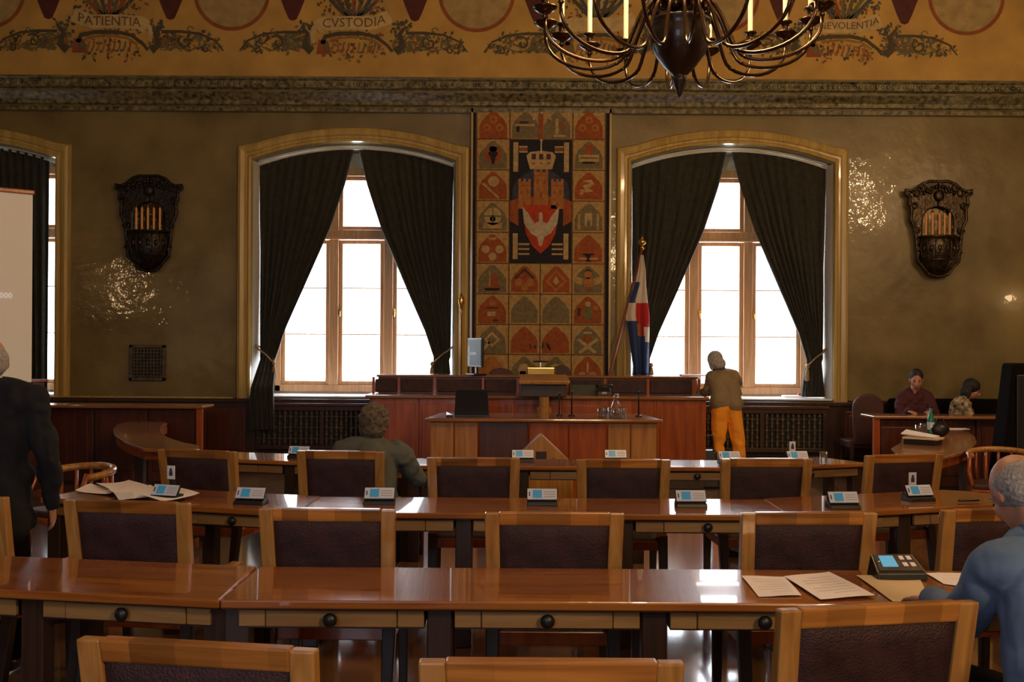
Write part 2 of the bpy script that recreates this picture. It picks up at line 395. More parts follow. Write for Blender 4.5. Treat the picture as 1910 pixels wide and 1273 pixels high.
for wx, n in WIN: window(n, wx)

# moulded gilt-marble surrounds
def surround(cx, n):
    m = MB()
    prof = [(0, 0), (.012, .06), (.04, .075), (.06, .05), (.085, .05), (.10, .07), (.15, .085), (.185, .07), (.20, .03), (.21, 0)]
    path = [(-HO, SILL - .02, -1, 0)]; N = 26
    path += [(-HO, SPR, -1, .35)]
    for i in range(1, N):
        u = HO * (2 * i / N - 1); path.append((u, arc(u, HO, SPR, RISE), .26 * u / HO, 1))
    path += [(HO, SPR, 1, .35), (HO, SILL - .02, 1, 0)]
    vs, fs = [], []; K = len(prof)
    for i, (x, z, nx, nz) in enumerate(path):
        if i in (1, N + 1): dx, dz = (1 if nx > 0 else -1), .95
        elif i in (0, N + 2): dx, dz = (1 if nx > 0 else -1), 0
        else: dx, dz = nx, 1.0
        for d, h in prof: vs.append((cx + x + dx * d, WY + .01 - h, z + dz * d))
    for i in range(len(path) - 1):
        for j in range(K - 1): fs.append((i * K + j, i * K + j + 1, (i + 1) * K + j + 1, (i + 1) * K + j))
    m.add(vs, fs)
    o = m.build('trim_%d' % n, M['gilt']); struct(o)
for wx, n in WIN: surround(wx, n)

# cornice of dark marble, and its thin lips
pr = [(13.98, 4.80), (13.90, 4.80), (13.90, 4.86), (13.84, 4.88), (13.84, 4.93), (13.74, 5.01), (13.74, 5.05), (13.68, 5.07), (13.68, 5.15), (13.64, 5.17), (13.64, 5.20), (13.98, 5.20)]
o = MB().prism(pr, XL, XR, 'x').build('trim_4', M['cornice']); struct(o)
for z, y in ((4.865, 13.885), (5.03, 13.725), (5.185, 13.63)):
    MB().box(XL, XR, y, y + .05, z - .011, z + .011).build('cornice_lip', M['cornice_lip'], o, bevel=.004, seg=1)
rd = random.Random(4)
cv = MB()
for i in range(230):
    x = XL + .05 + i * .0715; cv.ell((x, 13.675, 5.11), (.022, .012, .030), 6, 4)
cv.build('cornice_beads', M['cornice'], o, smooth=True, kind='stuff')

# dado: dark panelling with separate panels, rail and base
d = MB().box(XL, XR, 13.93, 14.0, 0, .93); d.box(XL, XR, 13.90, 14.0, .90, .955); d.box(XL, XR, 13.91, 13.95, 0, .16)
dado = struct(d.build('baseboard_back', M['dado'], bevel=.008))
MB().box(XL, -3.72, 13.895, 14.0, .955, .975).build('ledge', M['gilt'], dado)
MB().box(4.52, XR, 13.895, 14.0, .955, .975).build('ledge', M['dado_red'], dado)
x = XL + .1
while x < XR - .6:
    if not any(abs(x + .3 - wx) < 1.35 for wx, n in WIN):
        MB().hexa([(x, 13.93, .24), (x + .6, 13.93, .24), (x + .6, 13.94, .24), (x, 13.94, .24)], [(x, 13.93, .82), (x + .6, 13.93, .82), (x + .6, 13.94, .82), (x, 13.94, .82)])
        p = MB(); p.box(x, x + .56, 13.915, 13.935, .22, .83); p.box(x + .05, x + .51, 13.905, 13.92, .27, .78)
        p.build('panel', M['dado_red'], dado, bevel=.008)
    x += .66

# pierced metal radiator covers under the windows
def cover(cx, label):
    t = thing('radiator_cover', label, 'radiator cover', (cx, 13.86, 0), 0, None)
    f = MB(); f.box(-1.26, 1.26, 0, .07, .28, .34); f.box(-1.26, 1.26, 0, .07, .80, .86)
    for xx in (-1.26, -.42, .36, 1.20): f.box(xx, xx + .06, 0, .07, .34, .80)
    f.build('frame', M['dado'], t, bevel=.006); MB().box(-1.24, 1.24, .05, .068, .10, .84).build('backing', M['grilleback'], t)
    for k, (a, b) in enumerate(((-1.20, -.42), (-.36, .36), (.42, 1.20))):
        g = MB(); n = 11
        for i in range(n):
            xx = a + (b - a) * (i + .5) / n
            g.box(xx - .011, xx + .011, .022, .04, .34, .80)
            for j in range(5):
                zz = .38 + j * .095 + (.047 if i % 2 else 0)
                if zz < .79:
                    g.ell((xx, .025, zz), (.024, .012, .030), 6, 4)
        for j in range(3): g.box(a, b, .03, .045, .42 + j * .15, .43 + j * .15)
        g.build('pierced_grille', M['grille'], t)
    MB().box(-1.28, 1.28, -.02, .08, .86, .90).build('cover_shelf', M['dado_red'], t, bevel=.006)
cover(-2.14, 'pierced bronze-coloured radiator cover under the window left of the tapestry')
cover(2.95, 'pierced bronze-coloured radiator cover behind the woman in orange trousers')

# wall vent
vc = at(275, 677, 13.97)
t = thing('wall_vent', 'dark square ventilation grille low on the wall under the left sconce', 'vent', (vc.x, 13.98, vc.z))
f = MB()
for s in (-1, 1): f.box(s * .22 - .02, s * .22 + .02, -.03, .01, -.24, .24); f.box(-.24, .24, -.03, .01, s * .22 - .02, s * .22 + .02)
f.build('vent_frame', M['grille'], t, bevel=.004, seg=1); MB().box(-.22, .22, -.005, .01, -.22, .22).build('backing', M['grilleback'], t)
g = MB()
for i in range(9):
    q = -.18 + i * .045; g.box(q - .007, q + .007, -.02, -.008, -.2, .2); g.box(-.2, .2, -.024, -.01, q - .007, q + .007)
g.build('lattice', M['grille'], t)

# ------------------------------------------------------------------ outside: a pale building across the street
t = thing('street_building', 'pale building across the street, bleached white through the windows', 'building', (0, 0, 0))
b = MB(); b.box(-26, 26, 36, 44, -9, 5.2); b.build('facade', M['facade'], t)
MB().hexa([(-26, 35.4, 5.2), (26, 35.4, 5.2), (26, 44, 5.2), (-26, 44, 5.2)], [(-24, 40, 8.4), (24, 40, 8.4), (24, 41, 8.4), (-24, 41, 8.4)]).build('roof', M['roof'], t)
for i in range(10):
    for z in (-1.5, 1.9):
        x = -22.5 + i * 4.7
        f = MB(); f.box(x - .1, x + 1.4, 35.9, 36.02, z - .1, z + 1.9); fo = f.build('window', M['facade'], t); MB().box(x, x + 1.3, 35.86, 35.92, z, z + 1.8).build('pane', M['facade_w'], fo)

# ------------------------------------------------------------------ painted frieze (flat paint on the wall)
def strip(mb, pts, wd_, y0, m):
    n = len(pts); L_, R_ = [], []
    for i, (x, z) in enumerate(pts):
        a = pts[max(i - 1, 0)]; b = pts[min(i + 1, n - 1)]; dx, dz = b[0] - a[0], b[1] - a[1]; l = math.hypot(dx, dz) or 1
        w_ = wd_ * (1 if not callable(wd_) else 1) if not callable(wd_) else wd_(i / (n - 1))
        L_.append((x - dz / l * w_ / 2, z + dx / l * w_ / 2)); R_.append((x + dz / l * w_ / 2, z - dx / l * w_ / 2))
    for i in range(n - 1):
        q = [L_[i], L_[i + 1], R_[i + 1], R_[i]]
        mb.add([(p[0], y0, p[1]) for p in q], [(3, 2, 1, 0)], m)
def spiral(cx, cz, r, a0, turns, sgn, n=16):
    return [(cx + r * (1 - .85 * i / n) * math.cos(a0 + sgn * turns * 2 * math.pi * i / n), cz + r * (1 - .85 * i / n) * math.sin(a0 + sgn * turns * 2 * math.pi * i / n)) for i in range(n + 1)]
FY = WY - .032
rings = [-7.07, -3.79, -.505, 2.78, 6.07]
for i, rx in enumerate(rings):
    pts = [(rx + .49 * math.cos(q * math.pi / 24), 6.405 + .49 * math.sin(q * math.pi / 24)) for q in range(49)]
    ring = MB(); strip(ring, pts, .05, FY - .003, 0); ring.build('painted_ring', P['ring'], wall)
    MB().prism([(rx + .465 * math.cos(q * math.pi / 16), 6.405 + .465 * math.sin(q * math.pi / 16)) for q in range(32)], FY - .002, FY + .001).build('painted_medallion', P['disc'], wall)
words_ = {-5.43: 'PATIENTIA', -2.15: 'CVSTODIA', 1.13: '', 4.42: 'BENEVOLENTIA'}
def leafs(mb, rr, x, z, sx, n, sp, k=(1, 2, 4)):
    for _ in range(n):
        a = rr.uniform(0, 6.28); l = rr.uniform(.03, .085); q = rr.uniform(-sp, sp); h = rr.uniform(-sp * .5, sp * .5)
        b_ = rr.uniform(.012, .026); c0 = (x + sx * q, z + h)
        p1 = (c0[0] + l * math.cos(a), c0[1] + l * math.sin(a)); nrm = (-math.sin(a) * b_, math.cos(a) * b_)
        mid = ((c0[0] + p1[0]) / 2, (c0[1] + p1[1]) / 2)
        y = FY - .004 - rr.random() * .002
        mb.add([(c0[0], y, c0[1]), (mid[0] - nrm[0], y, mid[1] - nrm[1]), (p1[0], y, p1[1]), (mid[0] + nrm[0], y, mid[1] + nrm[1])], [(0, 1, 2, 3)], rr.choice(k))
PM = [P['leafd'], P['leafg'], P['leafr'], P['leafo'], P['blue']]
for i, bx in enumerate([-5.43, -2.15, 1.13, 4.42]):
    rr = random.Random(11 + i)
    # ribbon with its curling ends
    rib = MB()
    top = [(bx - .50 + .09 * q, 5.93 + (.0 if q < 1 else .055) + .02 * math.sin(q / 12 * 3.1) + (.0 if q < 8 else .022 * (q - 8) ** 1.4)) for q in range(12)]
    if i == 0: top = [(2 * bx - x_, z_) for x_, z_ in top][::-1]
    strip(rib, top, .185, FY - .008, 0)
    e = -1 if i else 1
    strip(rib, [(bx + e * .49, 5.99), (bx + e * .54, 5.93), (bx + e * .555, 5.84), (bx + e * .54, 5.74)], .06, FY - .007, 0)
    ro = rib.build('painted_ribbon', P['ribbon'], wall)
    if words_[bx]:
        def warp(p, bx=bx, i=i):
            u = (p.x + .5) / .09 if i else (.5 - p.x) / .09
            dz = .045 + .02 * math.sin(u / 12 * 3.1) + (.022 * (u - 8) ** 1.4 if u > 8 else 0)
            return (p.x, p.y + dz, p.z)
        sz = .175 if len(words_[bx]) < 10 else .135
        text_mesh('lettering', words_[bx], sz, P['text'], wall, Matrix.Translation((bx, FY - .011, 5.94)) @ Matrix.Rotation(R(90), 4, 'X'), warp, .001)
    # creature-like leaf mass under the ribbon
    g = MB()
    strip(g, [(bx - .42, 5.72), (bx - .38, 5.82), (bx - .2, 5.86), (bx + .1, 5.865), (bx + .3, 5.82), (bx + .46, 5.70), (bx + .52, 5.62)], lambda t_: .055 * (1 - .5 * t_) + .01, FY - .006, 0)
    strip(g, [(bx - .30, 5.79), (bx, 5.82), (bx + .25, 5.78), (bx + .38, 5.69)], .03, FY - .0065, 3)
    for q in range(9):
        x0 = bx - .28 + q * .07
        strip(g, [(x0 - .03, 5.60), (x0, 5.66), (x0 + .01, 5.74)], .02, FY - .007, rr.choice((1, 3, 2)))
    g.prism([(bx - .50, 5.585), (bx - .30, 5.585), (bx - .34, 5.76), (bx - .47, 5.78)], FY - .006, FY - .002, m=2)
    g.prism([(bx - .40, 5.63), (bx - .33, 5.63), (bx - .33, 5.72), (bx - .41, 5.72)], FY - .008, FY - .006, m=1)
    for s in (-1, 1):
        strip(g, [(bx + s * .56, 5.62), (bx + s * .66, 5.70), (bx + s * .62, 5.86), (bx + s * .70, 5.96)], lambda t_: .09 * (1 - t_) + .03, FY - .0065, 0)
        strip(g, spiral(bx + s * .80, 5.72, .13, 1.2, 1.0, -s), .03, FY - .007, 1)
        strip(g, spiral(bx + s * 1.02, 5.74, .10, 2.4, 1.1, s), .026, FY - .007, 0)
        strip(g, spiral(bx + s * 1.08, 5.90, .055, 0, .9, s), .014, FY - .007, 1)
        strip(g, [(bx + s * .70, 5.87), (bx + s * .95, 5.875), (bx + s * 1.2, 5.85), (bx + s * 1.42, 5.76), (bx + s * 1.53, 5.62)], lambda t_: .045 * (1 - .6 * t_), FY - .006, 0)
        strip(g, [(bx + s * .72, 5.62), (bx + s * .9, 5.66), (bx + s * 1.1, 5.63), (bx + s * 1.26, 5.69), (bx + s * 1.38, 5.60)], .018, FY - .006, 1)
        strip(g, spiral(bx + s * 1.30, 5.64, .055, 1.5, 1.0, s), .02, FY - .007, 0)
        leafs(g, rr, bx + s * .72, 5.74, 1, 120, .19, (0, 1, 1, 2, 3, 4)); leafs(g, rr, bx + s * 1.1, 5.74, 1, 80, .24, (0, 1, 1, 3)); leafs(g, rr, bx + s * 1.38, 5.69, 1, 26, .11, (0, 1, 3)); leafs(g, rr, bx + s * .62, 5.95, 1, 34, .12, (0, 1, 4))
    leafs(g, rr, bx, 5.70, 1, 90, .40, (1, 2, 3, 3, 0))
    # plumes above the ribbon
    for q in range(7):
        a = -.6 + q * .2
        strip(g, [(bx - .02, 6.02), (bx + .5 * math.sin(a) * .6, 6.16), (bx + math.sin(a) * .7, 6.40)], .05, FY - .005, rr.choice((0, 4, 1, 2)))
    leafs(g, rr, bx, 6.24, 1, 110, .46, (0, 1, 4, 2))
    g.build('painted_acanthus', PM, wall, kind='stuff')
    for s in (-1, 1):
        px_ = bx + s * .82
        MB().prism([(px_, 6.03), (px_ + .05, 6.05), (px_ + .10, 6.16), (px_ + .20, 6.42), (px_ - .20, 6.42), (px_ - .10, 6.16), (px_ - .05, 6.05)], FY - .006, FY).build('painted_pendant', P['pend'], wall)
# ------------------------------------------------------------------ curtains, rails, cords
def curtain(cx, s, label, low=.99, lean=0):
    # s=-1 : left curtain, fixed edge at the left jamb; s=+1 mirror
    tab = [(4.36, .03), (3.86, .155), (3.27, .35), (2.46, .70), (1.87, .96), (1.5, 1.08), (1.36, 1.05), (1.1, 1.02), (.3, 1.0)]
    def inner(z):
        for (za, xa), (zb, xb) in zip(tab, tab[1:]):
            if z >= zb:
                t_ = max(0, min(1, (za - z) / (za - zb))); return xa + (xb - xa) * t_
        return tab[-1][1]
    NP = 11; ph = random.Random(int(cx * 10) + s)
    w1_, w2_ = ph.uniform(0, 6), ph.uniform(0, 6)
    def fn(u, v):
        ztop = arc(HO - .02 - u * (HO - .05), HO, SPR, RISE) - .045
        e = v ** .9; z = ztop + (low - ztop) * e
        xi = inner(min(z, 4.36)); xo = HO - .035 - .05 * max(0, 1 - abs(z - 1.5) / .5)
        if z > 1.5: xo = HO - .035 - .03 * min(1, (4.4 - z) / 3)
        x = xo + (xi - xo) * u
        comp = 1 - abs(xo - xi) / 1.36
        amp = .012 + .05 * min(1, comp * 1.0)
        y = amp * (.75 + .35 * math.sin(u * 7 + w1_)) * math.sin(u * NP * 2 * math.pi + 1.1 * math.sin(u * 5 + w2_) + .6 * math.sin(z * 2.1)) + .012 * math.sin(u * 31 + z * 3)
        belly = -.05 * math.sin(math.pi * min(1, max(0, (4.3 - z) / 2.8))) * u
        yo = -lean * min(1, max(0, (1.55 - z) / .45)) if lean else 0
        return (cx + s * x, 14.22 + y + belly + yo, z)
    o = MB().grid(fn, 104, 60).build('curtain', M['curtain'], smooth=True, solid=.012)
    tag(o, label, 'curtain')
    t = thing('tieback_cord', 'gold cord tieback ' + label.replace('dark green velvet curtain ', '').replace(', tied back', ''), 'tieback', (0, 0, 0))
    c_ = MB(); X = lambda q: cx + s * q
    yc = 14.13 - (lean * .3)
    c_.tube([(X(HO - .01), 14.16, 1.68), (X(HO - .08), yc, 1.62), (X(HO - .18), yc, 1.55), (X(1.09), yc - .02, 1.46), (X(1.05), yc + .04, 1.44)], .011, 6)
    c_.tube([(X(HO - .01), 14.2, 1.68), (X(1.2), 14.34, 1.56), (X(1.05), yc + .04, 1.44)], .011, 6)
    c_.build('cord', M['cord'], t, smooth=True)
    k = MB(); k.ell((X(1.06), yc - .02, 1.43), (.028, .028, .035), 8, 6); k.lathe([(.012, 0), (.026, -.04), (.034, -.16), (.02, -.17)][::-1], (X(1.055), yc - .02, 1.40), 10)
    k.build('tassel', M['cord'], t, smooth=True)
NM = {1: 'far left window', 2: 'window left of tapestry', 3: 'window right of tapestry'}
for wx, n in WIN:
    curtain(wx, -1, 'dark green velvet curtain on the left of the %s, tied back' % NM[n], .55 if n == 2 else 1.01, .44 if n == 2 else 0)
    if n != 1: curtain(wx, 1, 'dark green velvet curtain on the right of the %s, tied back' % NM[n], 1.01)
    rl = MB()
    for dy, dz in ((.0, 0), (.05, -.028)):
        pts = [(wx + u, 14.14 + dy, arc(u, HO, SPR, RISE) - .018 + dz) for u in [-(HO - .03) + 2 * (HO - .03) * q / 24 for q in range(25)]]
        rl.tube(pts, .014, 6)
    tag(rl.build('curtain_rail', M['reveal'], smooth=True), 'thin white arched double curtain rail of the %s' % NM[n], 'curtain rail')
# far left window: the right-hand curtain hangs straight behind the screen
def fn(u, v):
    z = (arc(1.0 - u * .95, HO, SPR, RISE) - .05) * (1 - v) + .6 * v
    return (-7.51 + 1.175 - .01 * v - u * 1.05 * (1 - .35 * v), 14.2 + .035 * math.sin(u * 60), z)
tag(MB().grid(fn, 80, 30).build('curtain', M['curtain'], smooth=True, solid=.012), 'dark green velvet curtain hanging straight behind the projection screen', 'curtain')

# ------------------------------------------------------------------ tapestry
t = thing('tapestry', 'tall woven wall hanging of coat-of-arms squares with a crowned castle, between the windows', 'tapestry', (0, 0, 0))
tx = [at(q, 450, 13.9).x for q in (888, 949.5, 1008, 1067, 1127.5)]
tz = [at(1008, q, 13.9).z for q in (206, 260, 317.5, 375, 434, 492, 549, 606, 662, 718, 775)]
MB().box(tx[0] - .05, tx[4] + .06, 13.93, 13.985, tz[-1] - .03, tz[0] + .03).build('dark_border', T['black'], t)
MB().box(tx[0] - .012, tx[4] + .012, 13.915, 13.93, tz[-1], tz[0] + .005).build('backing', T['line'], t)
fr = MB()
for a, b, c_, d_ in ((tx[0] - .075, tx[0] - .05, tz[-1] - .05, tz[0] + .05), (tx[4] + .06, tx[4] + .085, tz[-1] - .05, tz[0] + .05), (tx[0] - .075, tx[4] + .085, tz[0] + .03, tz[0] + .05)): fr.box(a, b, 13.90, 13.985, c_, d_)
fr.build('frame', M['gilt'], t)
keys = list(T.keys()); ki = {k: i for i, k in enumerate(keys)}; TM = [T[k] for k in keys]
Y0 = 13.905
spec = {}
rows = [['red', 'grey', 'grey', 'red'], ['grey', 0, 0, 'grey'], ['red', 0, 0, 'red'], ['grey', 0, 0, 'grey'], ['red', 0, 0, 'red'],
        ['grey', 'red', 'red', 'grey'], ['red', 'grey', 'grey', 'red'], ['grey', 'red', 'red', 'grey'], ['red', 'grey', 'grey', 'red'], ['grey', 'red', 'red', 'grey']]
emb = {(0, 0): 'rings', (0, 1): 'town', (0, 2): 'people', (0, 3): 'rings', (1, 0): 'bull', (1, 3): 'boat', (2, 0): 'sword', (2, 3): 'swirl', (3, 0): 'gate', (3, 3): 'candles', (4, 0): 'balls', (4, 3): 'goblet',
       (5, 0): 'ship', (5, 1): 'hearts', (5, 2): 'diamond', (5, 3): 'angel', (6, 0): 'scales', (6, 3): 'figure', (7, 0): 'knot', (7, 1): 'flecks', (7, 2): 'flecks2', (7, 3): 'cross', (8, 0): 'loaf', (8, 1): 'arch', (8, 2): 'arch', (8, 3): 'shears', (9, 0): 'rings', (9, 1): 'rings', (9, 2): 'rings', (9, 3): 'rings'}
def emblem(g, kind, cx, cz, s):
    y = Y0 - .010
    def disc(u, v, r, m, n=12): g.prism([(cx + (u + r * math.cos(6.283 * q / n)) * s, cz + (v + r * math.sin(6.283 * q / n)) * s) for q in range(n)], y - .004, y, m=ki[m])
    def poly(p, m, k=0): g.prism([(cx + u * s, cz + v * s) for u, v in p], y - .004 - k, y, m=ki[m])
    def rect(u0, u1, v0, v1, m, k=0): poly([(u0, v0), (u1, v0), (u1, v1), (u0, v1)], m, k)
    if kind == 'rings':
        for u, v in ((-.2, -.1), (.2, -.1), (0, .15)): disc(u, v, .12, 'orange')
        for u, v in ((-.2, -.1), (.2, -.1), (0, .15)): g.prism([(cx + (u + .07 * math.cos(q)) * s, cz + (v + .07 * math.sin(q)) * s) for q in (0, 1.57, 3.14, 4.71)], y - .008, y, m=ki['red'])
    elif kind == 'town': rect(-.35, .3, -.05, .02, 'tan'); rect(-.2, .1, .02, .12, 'dk'); rect(-.3, -.2, -.25, -.05, 'black')
    elif kind == 'people': rect(-.1, .3, -.4, -.33, 'tan'); rect(-.05, .05, -.3, .1, 'tan'); rect(.15, .22, -.25, .12, 'red'); disc(0, .16, .06, 'ground')
    elif kind == 'bull': disc(0, -.02, .28, 'red'); disc(0, .17, .12, 'orange'); poly([(-.16, .02), (-.13, .08), (.13, .08), (.16, .02), (.08, -.08), (.04, -.30), (-.04, -.30), (-.08, -.08)], 'black', .005)
    elif kind == 'boat': rect(-.32, .32, -.22, .0, 'tan'); rect(-.12, .12, .0, .32, 'red', .002); rect(-.2, .2, -.28, -.22, 'black'); rect(-.28, .28, -.12, -.08, 'line', .004)
    elif kind == 'sword': disc(.02, .12, .17, 'tan'); poly([(-.35, .02), (-.28, .08), (.22, -.40), (.15, -.42)], 'ground', .003)
    elif kind == 'swirl': poly([(-.2, .15), (.1, .2), (.18, .05), (-.05, -.05), (.15, -.18), (-.18, -.22), (-.3, -.14), (-.1, -.12), (-.2, 0), (.05, .08)], 'tan'); poly([(-.3, -.25), (.05, .05), (.1, 0), (-.22, -.3)], 'ground', .002)
    elif kind == 'gate': disc(0, -.0, .28, 'tan'); rect(-.3, .3, -.38, -.2, 'ground'); rect(-.28, .28, -.02, .03, 'green', .003); rect(-.02, .02, -.2, .28, 'green', .003); disc(0, -.08, .09, 'orange')
    elif kind == 'candles': rect(-.34, -.26, -.42, .1, 'ground'); rect(.26, .34, -.42, .1, 'ground'); rect(-.12, .12, -.3, .12, 'tan'); rect(-.05, .05, -.4, -.1, 'green', .003)
    elif kind == 'balls': disc(-.22, -.05, .13, 'tan'); disc(.22, -.05, .13, 'tan'); disc(0, -.28, .13, 'tan'); poly([(-.1, .25), (.1, .25), (.14, .33), (-.14, .33)], 'ground')
    elif kind == 'goblet': rect(-.18, .18, -.22, -.17, 'black', .003); poly([(-.1, -.22), (.1, -.22), (.03, -.34), (.08, -.42), (-.08, -.42), (-.03, -.34)], 'black', .003); rect(-.3, .3, -.36, -.3, 'tan')
    elif kind == 'ship': poly([(-.06, -.25), (.18, -.25), (.16, .08), (.02, .2)], 'red'); rect(-.1, -.07, -.3, .25, 'tan'); poly([(-.28, -.28), (.28, -.28), (.2, -.38), (-.2, -.38)], 'black'); rect(-.26, .26, -.30, -.26, 'red', .003)
    elif kind == 'hearts': disc(-.2, -.12, .13, 'orange'); disc(.2, -.12, .13, 'orange'); disc(0, -.28, .12, 'orange'); poly([(-.34, .02), (0, .36), (.34, .02), (.28, .0), (0, .26), (-.28, .0)], 'dk', .003)
    elif kind == 'diamond': poly([(-.34, -.08), (0, .30), (.34, -.08), (0, -.42)], 'orange'); poly([(-.26, -.08), (0, .22), (.26, -.08), (0, -.33)], 'red', .003); poly([(-.1, -.1), (0, .1), (.1, -.1), (0, -.2)], 'tan', .005)
    elif kind == 'angel': disc(0, .13, .13, 'orange'); rect(-.14, .14, -.25, .05, 'orange'); poly([(-.15, .0), (-.42, .1), (-.42, -.12), (-.2, -.2)], 'ground'); poly([(.15, .0), (.42, .1), (.42, -.12), (.2, -.2)], 'ground'); rect(-.1, -.03, -.38, -.25, 'red'); rect(.03, .1, -.38, -.25, 'red'); poly([(-.16, .22), (0, .34), (.16, .22), (0, .27)], 'dk', .003)
    elif kind == 'scales': rect(-.18, .18, .02, .06, 'dk'); rect(-.15, .1, -.22, -.08, 'tan'); rect(.02, .2, -.38, -.32, 'dk'); disc(0, .2, .09, 'orange')
    elif kind == 'figure': rect(-.12, .14, -.3, .1, 'green'); disc(.0, .18, .09, 'tan'); rect(-.34, -.24, -.2, .05, 'dk'); disc(.25, .05, .08, 'orange')
    elif kind == 'knot': poly([(-.25, 0), (0, .25), (.25, 0), (0, -.25)], 'tan'); poly([(-.16, 0), (0, .16), (.16, 0), (0, -.16)], 'grey', .003); poly([(-.36, -.36), (-.28, -.4), (.05, .0), (-.02, .04)], 'tan')
    elif kind == 'flecks': poly([(.18, -.12), (.22, -.16), (.24, -.32), (.2, -.3)], 'black'); poly([(.3, -.2), (.4, -.18), (.36, -.34)], 'dk')
    elif kind == 'flecks2': poly([(-.44, -.1), (-.4, -.12), (-.42, -.3), (-.46, -.28)], 'black'); poly([(-.3, -.08), (-.24, -.14), (-.14, -.34), (-.2, -.34), (-.28, -.24)], 'black')
    elif kind == 'cross': poly([(-.36, .0), (-.28, .06), (.30, -.38), (.22, -.44)], 'tan'); poly([(.36, .0), (.28, .06), (-.30, -.38), (-.22, -.44)], 'tan', .002); disc(0, .02, .12, 'red'); rect(-.14, .14, .2, .26, 'tan')
    elif kind == 'loaf': disc(0, -.1, .2, 'orange')
    elif kind == 'arch': disc(0, .0, .2, 'tan'); rect(-.14, .14, -.42, -.05, 'tan')
    elif kind == 'shears': disc(-.16, -.18, .13, 'ground'); disc(.16, -.18, .13, 'ground'); rect(-.03, .03, -.1, .25, 'tan', .003)
gable = [(-.44, -.44), (.44, -.44), (.44, -.06), (.36, .12), (.22, .26), (.12, .36), (.05, .42), (-.05, .42), (-.12, .36), (-.22, .26), (-.36, .12), (-.44, -.06)]
for r_ in range(10):
    for c_ in range(4):
        k = rows[r_][c_]
        if not k: continue
        x0, x1, z1, z0 = tx[c_] + .008, tx[c_ + 1] - .008, tz[r_] - .008, tz[r_ + 1] + .008
        sq = MB().box(x0, x1, Y0 - .004, Y0 + .012, z0, z1).build('woven_square', T['ground'], t)
        g = MB(); cx, cz, s = (x0 + x1) / 2, (z0 + z1) / 2, (x1 - x0)
        if (r_, c_) == (8, 3) or (r_, c_) == (8, 0): k = 'orange' if c_ == 0 else 'red'
        g.prism([(cx + u * s, cz + v * s) for u, v in gable], Y0 - .010, Y0, m=ki[k])
        emblem(g, emb.get((r_, c_), ''), cx, cz, s)
        g.build('emblem', TM, sq)
# central panel
x0, x1, z1, z0 = tx[1] + .008, tx[3] - .008, tz[1] - .008, tz[5] + .008
pan = MB().box(x0, x1, Y0 - .004, Y0 + .012, z0, z1).build('central_panel', T['black'], t)
W = x1 - x0; H = z1 - z0; cx = (x0 + x1) / 2
def C(u, v): return (cx + u * W, z1 - v * H)       # u -.5..+.5, v 0 top..1 bottom
CPK = [0]
def cp(name, polys):
    g = MB(); CPK[0] += 1; b0 = .0016 * CPK[0]
    for j, (pl, m) in enumerate(polys): g.prism([C(u, v) for u, v in pl], Y0 - .006 - b0 - .0001 * j, Y0 - .002, m=ki[m])
    return g.build(name, TM, pan, kind='stuff') if name in ('border_bars', 'towers', 'crown') else g.build(name, TM, pan)
def rc(u0, u1, v0, v1): return [(u0, v0), (u1, v0), (u1, v1), (u0, v1)]
bars = []
for s in (-1, 1):
    bars += [(rc(s * .37, s * .45, .02, .26), 'tan'), (rc(s * .37, s * .45, .76, .97), 'tan'), (rc(s * .22, s * .36, .05, .065), 'tan'), (rc(s * .22, s * .36, .09, .105), 'tan'), (rc(s * .22, s * .36, .07, .085), 'red'),
             (rc(s * .18, s * .36, .84, .855), 'tan'), (rc(s * .18, s * .36, .88, .895), 'tan'), (rc(s * .18, s * .36, .92, .935), 'tan'), (rc(s * .18, s * .36, .86, .875), 'dk')]
cp('border_bars', bars)
cp('blue_field', [([(-.46, .42), (-.42, .34), (-.2, .26), (-.1, .235), (.1, .235), (.2, .26), (.42, .34), (.46, .42), (.46, .5), (-.46, .5)], 'navy')])
cp('red_field', [([(-.5, .5), (-.3, .46), (.3, .46), (.5, .5), (.5, .66), (.36, .70), (.36, .56), (-.36, .56), (-.36, .70), (-.5, .66)], 'red')])
tw = []
for u, v, w_ in ((0, .26, .115), (-.265, .34, .10), (.265, .34, .10)):
    tw.append((rc(u - w_, u + w_, v, .56), 'orange'))
    for q in (-1, 0, 1): tw.append((rc(u + q * w_ * .8 - .022, u + q * w_ * .8 + .022, v - .022, v), 'orange'))
    for q in (-.5, .5): tw.append((rc(u + q * w_ - .016, u + q * w_ + .016, v + .07, v + .10), 'red'))
    tw.append((rc(u - .02, u + .02, v + .17, v + .21), 'red')); tw.append((rc(u - w_, u + w_, v + .03, v + .036), 'red'))
cp('towers', tw)
cp('shield', [([(-.26, .53), (.26, .53), (.28, .62), (.24, .76), (.14, .86), (0, .925), (-.14, .86), (-.24, .76), (-.28, .62)], 'bright')])
cp('eagle', [([(-.30, .54), (-.2, .60), (-.1, .68), (-.03, .66), (-.03, .60), (.0, .585), (.03, .60), (.03, .66), (.1, .68), (.2, .60), (.30, .54), (.27, .68), (.16, .76), (.06, .79), (.02, .86), (-.02, .86), (-.06, .79), (-.16, .76), (-.27, .68)], 'white')])
cr = [([(-.2, .2), (.2, .2), (.18, .24), (-.18, .24)], 'tan'), ([(-.24, .13), (-.18, .10), (-.02, .09), (.02, .09), (.18, .10), (.24, .13), (.2, .2), (-.2, .2)], 'tan')]
for q in (-.12, 0, .12): cr.append((rc(q - .035, q + .035, .115, .16), 'dk')); cr.append((rc(q - .02, q + .02, .185, .2), 'red'))
cr += [(rc(-.012, .012, .0, .1), 'white')]
cp('crown', cr)
pl = MB()
for px, py in ((1010, 210.5), (995, 222), (1026, 222), (1009.5, 262)): q = at(px, py, 13.88); pl.ell((q.x, 13.885, q.z), .022, 8, 6)
pl.build('white_balls', T['white'], t, smooth=True)  # small white balls near the top of the hanging
